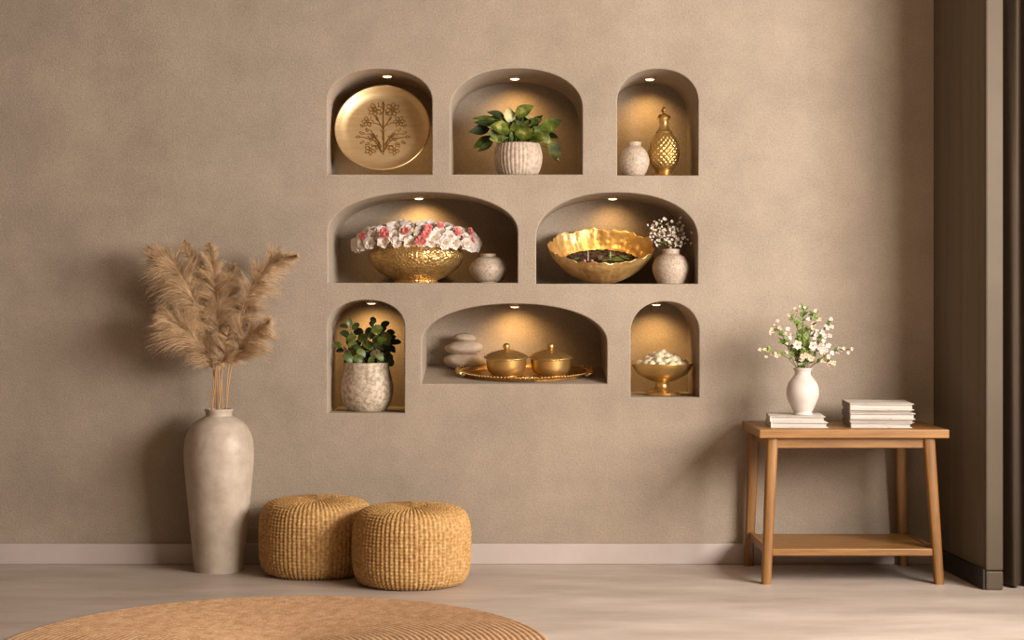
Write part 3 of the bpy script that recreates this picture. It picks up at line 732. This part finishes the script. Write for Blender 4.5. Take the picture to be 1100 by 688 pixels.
    for i, (ex, ey) in enumerate(ends):
        base = P(565 + (830 + (i - 4) * 8) * s, 200 + 385 * s, yv); base.z -= .01
        yy = yv + rnd.uniform(-.04, .03); e = P(565 + ex * s, 200 + ey * s, yy)
        md = (base + e) / 2 + Vector((0, 0, .018))
        fls = []
        for q in range(17):
            u = rnd.uniform(.35, 1.02); c = base.lerp(e, u) + Vector((rnd.uniform(-.022, .022), rnd.uniform(-.02, .02), rnd.uniform(-.012, .02)))
            c.x = min(c.x, .688); fls.append((c, rnd.uniform(.0045, .0075), 'small'))
        sprig('flower_sprig', 'sprig of tiny white flowers ' + names[i] + ', in the round niche vase', 'white sprigs in the round niche vase', base, [md, e], fls, 5, rnd=rnd, leafL=.014, mts=('twig', 'petal_peach' if i % 3 == 1 else 'petal', 'leaf_c'), stem_r=.0008)
niche5()

# ---------------------------------------------------------------- niche 7: tray, lidded pots, stones
def niche7():
    sl = math.atan(SLOPE7 / ND); z0 = SILL[6]
    def on(px, yc): return Vector((PX(px - 550, yc), yc, z0 + yc * SLOPE7 / ND))
    yc = .165; k = PX(1, yc)
    t = thing('serving_tray', 'oval antique brass tray with ornate rim carrying two lidded pots', 'tray', on(563.5, yc) + Vector((0, 0, .001)), (sl, 0, 0))
    ra = 69 * k; sy = .148 / ra
    pr = [(0, .006), (ra * .8, .006), (ra * .88, .008), (ra * .95, .015), (ra, .018), (ra * .99, .014), (ra * .93, .005), (ra * .85, 0), (0, 0)]
    MB().lathe(prof_spline(pr, 4), 128, sy=sy).build('plate', 'gold_dark', t, ang=50)
    mb = MB()
    for i in range(110):
        a = 2 * pi * i / 110
        mb.blob((ra * 1.0 * cos(a), ra * sy * sin(a), .0175), (.0045, .0045, .0035), 8)
    mb.build('beaded_rim', 'gold_smooth', t)
    for sgn, lab in ((-1, 'left'), (1, 'right')):
        h = MB()
        for i in range(-4, 5):
            a = i * .085; h.blob((sgn * (ra * 1.0 * cos(a) + .012 * cos(i * .35)), ra * sy * sin(a * 2.0), .0185 + .002 * (i % 2)), (.0085, .0085, .005), 10, jit=.5, fr=6)
        for i in range(-3, 4): h.tube(spline([(sgn * ra * .97, i * .012, .016), (sgn * (ra + .014), i * .013 + .006, .022), (sgn * (ra + .004), i * .013 + .012, .018)], 5), .003, 6)
        h.build('handle', 'gold_smooth', t)
    o = MB()
    for i in range(-6, 7): o.blob((i * .0085, -ra * sy - .004 - .002 * cos(i * .25), .0165 + .0025 * (i % 2)), (.0065, .006, .0045), 8, jit=.5, fr=6)
    for i in (-2, 0, 2): o.tube(spline([(i * .018 - .012, -ra * sy + .004, .017), (i * .018, -ra * sy - .010, .021), (i * .018 + .012, -ra * sy + .004, .017)], 5), .0026, 6)
    o.build('front_ornament', 'gold_smooth', t)
    for i, (px, lb) in enumerate(((544, 'left of the two round lidded brass pots on the oval tray'), (591.5, 'right of the two round lidded brass pots on the oval tray'))):
        y2 = .14; b = on(px, y2) + Vector((0, 0, .0085))
        p = thing('lidded_pot', lb, 'pot', b, (sl, 0, 0), 'lidded brass pots on the tray'); q = PX(1, y2)
        MB().lathe([(r * q, h * q) for r, h in prof_spline([(0, 0), (14.5, 0), (15.8, .8), (19.4, 4), (21.0, 9), (21.3, 18.6), (20.5, 19), (0, 18.8)], 8)], 96).build('pot', 'gold_smooth', p, ang=50)
        MB().lathe([(r * q, h * q) for r, h in prof_spline([(0, 18.8), (22.4, 18.8), (22.9, 19.5), (22.3, 20.4), (18.5, 22.6), (12, 25.0), (5, 26.7), (2.6, 27.2), (0, 27.4)], 6)], 96).build('lid', 'gold_emboss', p, ang=50)
        pass
        MB().lathe([(r * q, h * q) for r, h in prof_spline([(0, 27.0), (2.4, 27.1), (1.9, 27.8), (2.4, 28), (3.7, 30), (3.5, 32.3), (2.0, 33.8), (0.02, 34.1)], 6)], 32).build('knob', 'gold_smooth', p)
    # three stacked stones
    ys = .302; z = on(499, ys).z
    for i, (cpx, w_, zb, hh, lb, tl) in enumerate(((500, 46, 0, 17.5, 'bottom and largest beige stone of the stack of three', 0.05), (498.5, 41, 16.0, 14.5, 'middle beige stone of the stack of three', -.06), (499.2, 24.5, 29.6, 9.2, 'top and smallest beige stone of the stack of three', .02))):
        q = PX(1, ys); m_ = MB()
        m_.blob((0, 0, 0), (w_ / 2 * q, min(.075, w_ / 2 * q * .85), hh / 2 * q * 1.12), 40, jit=.10, fr=1.3)
        T = Matrix.Rotation(tl, 3, 'Y') @ Matrix.Rotation(sl * .6 if i == 0 else .02, 3, 'X'); m_.v = [tuple(T @ Vector(v)) for v in m_.v]
        tag(m_.build('pebble', 'pebble', loc=(PX(cpx - 550, ys), ys, z + (zb + hh / 2 - .6) * q), ang=80), lb, 'stone', 'stones stacked in the low middle niche')
niche7()

# ---------------------------------------------------------------- niche 8: footed bowl with buds
def niche8():
    yc = .135; k = PX(.97, yc); cx = PX(711.5 - 550, yc); z0 = SILL[7]
    t = thing('footed_bowl', 'brass pedestal bowl heaped with creamy white buds in the bottom right niche', 'bowl', (cx, yc, z0))
    MB().lathe([(r * k, h * k) for r, h in prof_spline([(0, 15), (8, 15), (16, 17.2), (26, 23), (32, 30), (34, 34.5), (33.4, 35.2), (32, 33.5), (27, 26.5), (18, 20.5), (0, 18.5)], 7)], 96).build('bowl', 'gold_smooth', t, ang=50)
    MB().lathe([(r * k, h * k) for r, h in prof_spline([(0, 0), (18.5, 0), (19, 1.5), (17.5, 3.4), (13.8, 4.8), (10.5, 6.4), (8.2, 9), (7.5, 12), (8.5, 15.2), (9.4, 16), (0, 16.2)], 7)], 64).build('pedestal', 'gold_smooth', t, ang=50)
    rnd = random.Random(12); g = 'creamy buds in the pedestal bowl'
    mb = MB(); mb.blob((0, 0, 0), .019, 20, jit=.35, fr=2.2)
    for i in range(9):
        v = Vector((rnd.uniform(-1, 1), rnd.uniform(-1, 1), rnd.uniform(-.6, 1))).normalized() * .011; mb.blob(v, .0075, 8)
    proto = tag(mb.build('flower_bud', 'bud', ang=80), 'creamy white rounded bud in the heap on the brass pedestal bowl', 'flower bud', g)
    first = True; pts = []
    def put(x, y, z, s, lab):
        nonlocal first
        o = proto if first else proto.copy()
        if not first: C.objects.link(o)
        first = False; o['label'] = lab; o.location = (x, y, z); o.rotation_euler = (rnd.uniform(0, 6), rnd.uniform(0, 6), rnd.uniform(0, 6)); o.scale = (s,) * 3
    for ring, (rr, n, h) in enumerate(((24, 15, 33.5), (16, 11, 38.5), (8.5, 6, 42.5), (0, 1, 45))):
        for i, a in enumerate(sorted([2 * pi * (i + ring * .5) / n + rnd.uniform(-.1, .1) for i in range(n)], key=lambda a: cos(a))):
            q = 1 + rnd.uniform(-.06, .06)
            lab = 'creamy bud, %s from left in the %s on the pedestal bowl' % (ORD[i], ('lowest ring', 'second ring', 'third ring', 'very top')[ring])
            put(cx + rr * q * k * cos(a), yc + rr * q * k * sin(a), z0 + (h + rnd.uniform(-1.2, 1.2)) * k, rnd.uniform(.85, 1.1), lab)
    l = MB(); l.leaf((-.008, 0, 0), (.008, 0, .006), .008, (0, -1, .5)); tag(l.build('green_leaf', 'leaf_c', loc=(cx + .02 * .6, yc - .088, z0 + 41 * k)), 'tiny green leaf among the creamy buds on the pedestal bowl', 'leaf')
niche8()

# ---------------------------------------------------------------- floor vase and pampas grass
VX, VY = PX(235.5 - 550, -.14), -.145
def floor_vase():
    k = PX(1, VY)
    o = MB().lathe([(r * k, h * k) for r, h in prof_spline([(0, 0), (25.5, 0), (26.2, 1), (28, 20), (32, 62), (36.4, 108), (37.2, 125), (35.5, 142), (29, 156), (19, 163.6), (14.6, 166), (14.2, 169), (15.2, 172.5), (14.6, 173.5), (12.6, 173), (12, 168), (12, 160), (24, 148), (30, 120), (20, 60), (0, 40)], 8)], 96).build('floor_vase', 'stone_vase', loc=(VX, VY, 0), ang=60)
    tag(o, 'tall pale stoneware floor vase holding pampas grass left of the woven poufs', 'vase')
floor_vase()
def plume(idx, label, base, ctrl, start, width, n, droop, seed, wprof=None, side=0):
    """ctrl: stem course in photo pixels + depth; the plume covers t>start"""
    rnd = random.Random(seed)
    pts3 = [P(x, y, yy) for x, y, yy in ctrl]; b = Vector(base)
    pts = spline([b] + pts3, 14); N = len(pts)
    t = thing('pampas_grass', label, 'pampas grass', b, group='pampas grass in the floor vase')
    si = int(N * start); st = MB(); st.tube([p - b for p in pts[:si + 6]], .0022, 6); tp_ = [p - b for p in pts[si + 4:]]; st.tube(tp_, [.0012 * (1 - i_ / len(tp_)) + .0002 for i_ in range(len(tp_))], 5); st.build('stem', 'pampas_stem', t)
    mb = MB(); ntuft = max(40, n // 34)
    for ti in range(ntuft):
        u0 = ((ti + rnd.random()) / ntuft) ** .9; a0 = rnd.uniform(0, 2 * pi); len0 = rnd.uniform(.55, 1.2); dr0 = droop * rnd.uniform(.4, 1.7); up0 = rnd.uniform(.35, 1.3)
        wob0 = Vector((rnd.uniform(-1, 1), rnd.uniform(-1, 1), rnd.uniform(-1, 1))) * .16
        pull = side and rnd.random() < .6
        for i in range(34):
            u = min(1, max(0, u0 + rnd.uniform(-.035, .035))); f = si + u * (N - 1 - si); j = min(int(f), N - 2); p = pts[j].lerp(pts[j + 1], f - j)
            ax = (pts[j + 1] - pts[j]).normalized()
            a = a0 + rnd.gauss(0, .38)
            rd = Vector((cos(a), sin(a) * .62, 0.0)); rd = (rd - ax * rd.dot(ax)).normalized()
            if pull: rd = (rd + Vector((side * 1.0, 0, 0))).normalized()
            wd = width * ((sin(pi * min(1, (u * .93 + .07)) ** .62)) * .95 + .16) * rnd.uniform(.5, 1.15) * len0
            L = wd * 1.3
            d = (rd + ax * (up0 + rnd.uniform(-.2, .2))).normalized(); q = p.copy(); seg = 6; w0 = rnd.uniform(.00035, .00075)
            sd = d.cross(Vector((0, 1, 0))); sd = sd.normalized() if sd.length > .1 else Vector((1, 0, 0))
            sd = (sd + Vector((0, rnd.uniform(-.6, .6), 0))).normalized()
            vs = []; wob = wob0 + Vector((rnd.uniform(-1, 1), rnd.uniform(-1, 1), rnd.uniform(-1, 1))) * .22
            for s_ in range(seg + 1):
                ww = w0 * (1 - .75 * s_ / seg)
                vs += [q - b - sd * ww, q - b + sd * ww]
                q = q + d * (L / seg); d = (d + Vector((0, 0, -dr0 * .24)) + wob * (s_ / seg)).normalized()
                if q.y > -.006: q.y = -.006
            mb.add(vs, [(2 * s_, 2 * s_ + 1, 2 * s_ + 3, 2 * s_ + 2) for s_ in range(seg)])
    me = mb.build('plume', 'pampas', t, ang=180)
    return t
def pampas():
    zt = CH + (HOR - 442) * (D + VY) / F
    def B(dx, dy): return (VX + dx, VY + dy, zt - .012)
    Y = VY
    spec = [
        ('pampas plume arching furthest left, its tip drooping', B(-.030, 0), [(229, 395, Y), (215, 340, Y - .02), (190, 290, Y - .02), (160, 266, Y - .02)], .40, .105, 5200, .62, -1),
        ('low pampas plume spreading left under the furthest left one', B(-.024, -.02), [(231, 400, Y - .03), (215, 372, Y - .05), (192, 350, Y - .06), (172, 335, Y - .06)], .34, .100, 3600, .45, -1),
        ('tall pampas plume with a hooked tip, left of the middle', B(-.012, .02), [(232, 395, Y), (222, 340, Y + .02), (212, 295, Y + .02), (198, 260, Y + .02)], .42, .070, 3600, .35, 0),
        ('tallest upright pampas plume in the middle of the vase', B(0, .01), [(235, 395, Y), (234, 345, Y), (230, 300, Y), (224, 262, Y)], .40, .075, 4200, .25, 0),
        ('pampas plume behind the tallest one, turned slightly right', B(.008, .03), [(238, 395, Y + .03), (243, 350, Y + .04), (246, 315, Y + .04), (250, 285, Y + .04)], .42, .070, 2800, .3, 0),
        ('pampas plume reaching furthest right with a long thin tip', B(.024, 0), [(246, 392, Y), (258, 345, Y - .01), (275, 305, Y - .02), (297, 280, Y - .02), (318, 275, Y - .02)], .33, .080, 4400, .55, 1),
        ('low pampas plume spreading right under the long tipped one', B(.028, -.02), [(248, 398, Y - .03), (258, 375, Y - .05), (272, 358, Y - .06), (288, 345, Y - .06)], .32, .085, 3400, .45, 1),
        ('short pampas plume low at the front of the bunch', B(.004, -.03), [(238, 405, Y - .04), (241, 382, Y - .06), (246, 352, Y - .07)], .42, .060, 1500, .4, 0),
        ('small pampas plume tucked low left of the stems', B(-.018, .02), [(231, 405, Y), (226, 385, Y - .03), (216, 362, Y - .04)], .45, .070, 1500, .4, -1)]
    for i, (lb, b, ct, s, wd, n, dr, sd) in enumerate(spec): plume(i, lb, b, ct, s, wd, n, dr, 20 + i, side=sd)
    rnd = random.Random(3)
pampas()

# ---------------------------------------------------------------- woven poufs
def pouf_mesh(Rr, H, name, t):
    prof = [(0, .004), (Rr * .55, .002), (Rr * .80, .004), (Rr * .92, .018), (Rr * .985, .055), (Rr, .11), (Rr * 1.0, H * .62), (Rr * .985, H * .76), (Rr * .93, H * .885), (Rr * .82, H * .955), (Rr * .6, H * .993), (Rr * .3, H * 1.0), (Rr * .04, H * .985)]
    pp = prof_spline(prof, 6)
    # resample evenly
    seg = [0]
    for a, b in zip(pp, pp[1:]): seg.append(seg[-1] + math.dist(a, b))
    step = .0032; n = int(seg[-1] / step); out = []; j = 0
    for i in range(n + 1):
        s = seg[-1] * i / n
        while j < len(seg) - 2 and seg[j + 1] < s: j += 1
        u = (s - seg[j]) / max(1e-9, seg[j + 1] - seg[j]); out.append((pp[j][0] + (pp[j + 1][0] - pp[j][0]) * u, pp[j][1] + (pp[j + 1][1] - pp[j][1]) * u))
    NR = 76; na = NR * 6; vs = []; k = len(out)
    for j, (r, z) in enumerate(out):
        a0 = out[max(0, j - 1)]; a1 = out[min(k - 1, j + 1)]; tx, tz = a1[0] - a0[0], a1[1] - a0[1]; l = math.hypot(tx, tz) or 1
        nx, nz = tz / l, -tx / l
        s = j * seg[-1] / (k - 1); fade = min(1, r / (Rr * .35))
        for i in range(na):
            a = 2 * pi * i / na; c = i % 6; rib = (i // 6) % 2
            across = sin(pi * (c + .5) / 6)
            row = sin(2 * pi * s / .0118 + ((i // 6) * 7919 % 13) / 13 * 2 * pi * .35)
            h = (.0044 * across * fade + .0020 * row * across * fade + .0012 * noise.noise(Vector((cos(a) * 30, sin(a) * 30, s * 60))))
            big = .004 * noise.noise(Vector((cos(a) * 1.5, sin(a) * 1.5, z * 6)))
            rr = r + nx * h + big * fade; vs.append((rr * cos(a), rr * sin(a) * .90, max(.0, z + nz * h - (.006 * (1 - fade) if z > .1 else 0))))
    fs = []
    for j in range(k - 1):
        for i in range(na):
            i2 = (i + 1) % na; fs.append((j * na + i, j * na + i2, (j + 1) * na + i2, (j + 1) * na + i))
    mb = MB(); mb.add(vs, fs); mb.f.append(tuple(range((k - 1) * na, k * na))); mb.m.append(0)
    return mb.build(name, 'weave', t, ang=180)
yl, yr = -.209, -.416
t = thing('woven_pouf', 'round woven seagrass pouf standing behind, next to the floor vase', 'pouf', (PX(340.3 - 550, yl), yl, 0), (0, 0, .3), 'woven poufs on the floor')
t.rotation_euler = (0, 0, 0)
pouf_mesh(.2035, .270, 'woven_body', t)
bt = MB(); bt.lathe([(0, 0), (.155, 0), (.160, .004), (.155, .010), (0, .010)], 64, sy=.9); bt.build('base', 'black_board', t)
t2 = dup(t, (PX(442.5 - 550, yr), yr, 0), (0, 0, 0), 1.0, 'round woven seagrass pouf in front, right of the other pouf')

# ---------------------------------------------------------------- rug
def rug():
    Rr = .79; cyr = -.705 - Rr; cxr = -.678
    prof = []; nr = 44
    for i in range(nr):
        for j in range(6):
            u = j / 6; r = Rr * (i + u) / nr; prof.append((r, .007 + .0035 * sin(pi * u)))
    prof += [(Rr, .007), (Rr, .001), (0, .001)]
    prof[0] = (0, .007)
    o = MB().lathe(prof, 256).build('round_rug', 'rug', loc=(cxr, cyr, 0), ang=70)
    tag(o, 'large round tan jute rug on the floor in front of the poufs', 'rug')
rug()

# ---------------------------------------------------------------- side table
def table():
    x0, x1, yf, yb, zt = .860, 1.522, -.446, -.028, .540
    cx, cy = (x0 + x1) / 2, (yf + yb) / 2
    t = thing('side_table', 'honey oak side table with lower shelf standing against the wall at the right', 'table', (cx, cy, 0))
    def L(x, y, z): return (x - cx, y - cy, z)
    MB().box(x0 - cx, x1 - cx, yf - cy, yb - cy, zt - .031, zt).build('tabletop', 'wood_x', t, smooth=False, bevel=.004)
    zu = zt - .031
    legs = [((.911, -.408), (.886, -.432)), ((1.458, -.408), (1.489, -.432)), ((.900, -.068), (.884, -.040)), ((1.442, -.068), (1.462, -.040))]
    for (tp, ft) in legs:
        pts = [L(ft[0], ft[1], 0), L(ft[0] * .5 + tp[0] * .5, ft[1] * .5 + tp[1] * .5, zu / 2), L(tp[0], tp[1], zu)]
        mb = MB()
        # rounded-square section, a little stouter at the top
        vs = []; n = 16
        for (p, hw) in zip(pts, (.0165, .0185, .0205)):
            for i in range(n):
                a = 2 * pi * i / n; e = .55; c_, s_ = cos(a), sin(a)
                vs.append((p[0] + hw * (abs(c_) ** e) * (1 if c_ > 0 else -1), p[1] + hw * (abs(s_) ** e) * (1 if s_ > 0 else -1), p[2]))
        fs = [(j * n + i, j * n + (i + 1) % n, (j + 1) * n + (i + 1) % n, (j + 1) * n + i) for j in range(2) for i in range(n)] + [tuple(range(n)), tuple(range(2 * n, 3 * n))]
        mb.add(vs, fs).build('leg', 'wood_z', t, ang=50)
    for (a, b, c, d) in ((.928, 1.442, -.416, -.398), (.916, 1.428, -.078, -.060)): MB().box(a - cx, b - cx, c - cy, d - cy, zu - .036, zu).build('apron', 'wood_x', t, smooth=False, bevel=.002)
    for (xa, xb) in ((.900, 1.448),):
        pass
    for xa in (.905, 1.449):
        MB().box(xa - .008 - cx, xa + .008 - cx, -.39 - cy, -.085 - cy, zu - .036, zu).build('side_apron', 'wood_x', t, smooth=False, bevel=.002)
    zs = .128
    MB().box(.906 - cx, 1.468 - cx, -.436 - cy, -.075 - cy, zs - .030, zs - .004).build('shelf', 'wood_x', t, smooth=False, bevel=.004)
    for xa in (.893, 1.472): MB().box(xa - .010 - cx, xa + .010 - cx, -.42 - cy, -.05 - cy, zs - .028, zs).build('shelf_rail', 'wood_z', t, smooth=False, bevel=.003)
table()
ZT = .540
def book(label, cx, cy, z, w_, d_, h, rot, cover, spine, group, wob=0):
    t = thing('book', label, 'book', (cx, cy, z), (0, 0, rot - (R(3.5) if 'right' in label else 0)), group)
    c = .0024
    m = MB(); x0, x1, y0, y1 = -w_ / 2, w_ / 2, -d_ / 2, d_ / 2
    m.box(x0 + .002, x1 - .006, y0 + .006, y1 - .004, c, h - c); m.build('pages', 'paper', t, smooth=False)
    m = MB(); m.box(x0, x1, y0, y1, 0, c); m.box(x0, x1, y0, y1, h - c, h); m.build('cover', cover, t, smooth=False, bevel=.0006)
    m = MB(); m.box(x0 - .002, x0 + .0015, y0, y1, 0.0, h); m.build('spine', spine, t, smooth=False, bevel=.0008)
def books():
    g1, g2 = 'books under the white vase', 'books stacked at the right of the table'
    yb = -.25
    def xc(px, y): return PX(px - 550, y)
    book('lower of the two thin white books under the white vase', .990 + .031, -.27, ZT + .0005, .198, .215, .019, R(-4), 'cover_white', 'cover_white', g1)
    book('upper of the two thin white books, directly under the white vase', .990 + .028, -.27, ZT + .020, .192, .205, .020, R(-5.5), 'cover_white', 'cover_white', g1)
    z = ZT + .0005; X = 1.312
    for (lb, h, w_, r, cv, dx) in (('bottom pale book of the five stacked at the right of the table', .017, .212, -2, 'cover_white', .0), ('second lowest book of the right stack, grey brown covered', .012, .222, -3, 'cover_grey', .004),
                         ('middle thick white book of the right stack', .021, .226, -1.5, 'cover_white', .004), ('thin grey book second from the top of the right stack', .010, .214, -3, 'cover_grey', .0), ('topmost thick white book of the right stack', .023, .222, -2, 'cover_white', .002)):
        book(lb, X + dx, -.262, z, w_, .235, h, R(r), cv, 'cover_brown', g2); z += h + .0006
books()

# white glazed vase with the mixed bouquet
def bouquet():
    yc = -.27; k = PX(1, yc); cx = PX(862.3 - 550, yc); z0 = ZT + .0405
    pr = [(0, 0), (9.5, 0), (10.5, 1), (9.8, 2.8), (12, 7), (16.4, 17), (17.4, 25), (15.6, 33), (11, 39.5), (8.6, 43), (8.8, 46.5), (10.4, 49.3), (9.9, 49.9), (8.2, 48), (7.0, 43), (5, 40), (0, 39)]
    o = MB().lathe([(r * k, h * k) for r, h in prof_spline(pr, 8)], 96).build('white_vase', 'white_glaze', loc=(cx, yc, z0), ang=60)
    tag(o, 'white glazed baluster vase holding a spring bouquet on the side table', 'vase')
    s = 1 / 8.6; rnd = random.Random(31)
    def q(x, y, yy=None): return P(810 + x * s, 325 + y * s, yc + (rnd.uniform(-.035, .035) if yy is None else yy))
    base0 = P(810 + 457 * s, 325 + 612 * s, yc); base0.z -= .012
    G = 'stems in the white vase'
    def F_(lst, r=.0068, kind='small'): return [(q(x, y), r * rnd.uniform(.85, 1.25), kind) for x, y in lst]
    B_ = lambda lst, r=.0125: F_(lst, r, 'big')
    spec = [
        ('blossom sprig reaching furthest left from the white vase', -50, [(380, 590), (290, 500), (160, 465), (60, 438)], F_([(200, 470), (205, 500), (110, 505), (97, 440), (55, 440), (160, 480), (230, 490)], .008), 7, 'petal_peach'),
        ('thin budding sprig at the upper left of the white vase bouquet', -40, [(370, 560), (280, 340), (200, 220)], F_([(160, 270), (150, 285), (195, 215), (217, 172), (238, 240), (290, 290), (165, 250)], .008), 8, 'petal_peach'),
        ('leafy sprig with white flowers, left of the middle of the bouquet', -30, [(380, 520), (320, 420), (255, 370)], F_([(262, 370), (300, 382), (290, 350), (330, 332), (300, 290), (310, 250), (345, 300), (300, 460)], .009), 10, 'petal'),
        ('tall sprig with orange buds, left tip of the bouquet top', -15, [(430, 400), (390, 220), (325, 115)], F_([(325, 120), (380, 60), (385, 75), (350, 160), (400, 100)], .0075), 16, 'petal_peach'),
        ('tallest sprig at the middle of the white vase bouquet', -2, [(455, 400), (450, 200), (463, 50)], F_([(465, 50), (420, 45), (440, 120), (500, 160)], .007) + B_([(490, 250)]), 14, 'petal'),
        ('tall sprig with an orange tip, right of the tallest one', 10, [(490, 420), (530, 220), (568, 78)], F_([(568, 80), (520, 150), (590, 165), (605, 160), (545, 200), (560, 260), (540, 230)], .0085), 12, 'petal_peach'),
        ('white flowered sprig at the upper right of the bouquet', 22, [(520, 500), (600, 340), (700, 160)], F_([(710, 155), (690, 215), (718, 230), (650, 250), (640, 260), (700, 310), (660, 220), (680, 240)], .009), 8, 'petal'),
        ('blossom sprig reaching furthest right from the white vase', 40, [(560, 560), (700, 470), (800, 440), (905, 432)], F_([(780, 432), (770, 468), (800, 440), (830, 428), (870, 465), (905, 430), (720, 470), (690, 500)], .0085), 4, 'petal'),
        ('low sprig drooping right over the mouth of the white vase', 35, [(545, 580), (630, 545), (740, 560)], F_([(630, 545), (650, 540), (710, 555), (740, 562), (690, 575), (680, 510), (660, 480)], .0095), 3, 'petal_peach'),
        ('sprig with two big white flowers, left of centre of the bouquet', -8, [(430, 500), (405, 400), (412, 320)], B_([(415, 320), (400, 392)], .0155), 16, 'petal'),
        ('sprig with two big white flowers, right of centre of the bouquet', 12, [(480, 500), (500, 420), (560, 380)], B_([(490, 388), (562, 378), (545, 400)], .0150), 16, 'petal'),
        ('short sprig with peach flowers low at the front of the bouquet', 0, [(455, 560), (450, 500)], B_([(450, 500), (480, 490), (435, 520), (415, 540), (525, 515)], .012), 10, 'petal_peach'),
        ('densely flowered sprig filling the right side of the bouquet', 28, [(530, 520), (590, 400), (640, 300)], F_([(600, 290), (650, 310), (675, 405), (620, 390), (640, 430), (600, 330), (570, 300), (610, 430), (590, 370), (640, 360), (660, 440), (560, 440), (580, 270), (630, 280), (690, 400), (560, 340), (545, 290), (620, 460)], .0105), 14, 'petal')]
    for (lb, dx, ct, fl, nl, pm) in spec:
        b = base0 + Vector((dx * s * k * .9, rnd.uniform(-.012, .012), 0))
        sprig('flower_sprig', lb, G, b, [q(x, y, rnd.uniform(-.02, .02)) for x, y in ct], fl, nl, rnd=rnd, leafL=.026, mts=('twig', pm, 'leaf_c'), stem_r=.0012)
    # upright green blades at the heart of the bunch
    for i, (x, y, lb) in enumerate(((420, 260, 'left'), (470, 300, 'middle'), (515, 320, 'right'))):
        m = MB(); b = base0 + Vector(((i - 1) * .008, 0, 0)); m.tube([(0, 0, 0), (q(x, y + 150, 0) - b)], .0012, 5)
        for j in range(9):
            u = rnd.uniform(.15, .85); c = b.lerp(q(x, y, 0), u) - b
            m.leaf(c, c + Vector((rnd.uniform(-.016, .016), rnd.uniform(-.02, .01), .034)), .010, (rnd.uniform(-.4, .4), -1, .2), .2, .1, 0, 'leaf', 6)
        tag(m.build('leafy_stem', 'leaf_c', loc=b, ang=80), lb + ' of three leafy green stems at the heart of the white vase bouquet', 'leafy stem', G)
bouquet()
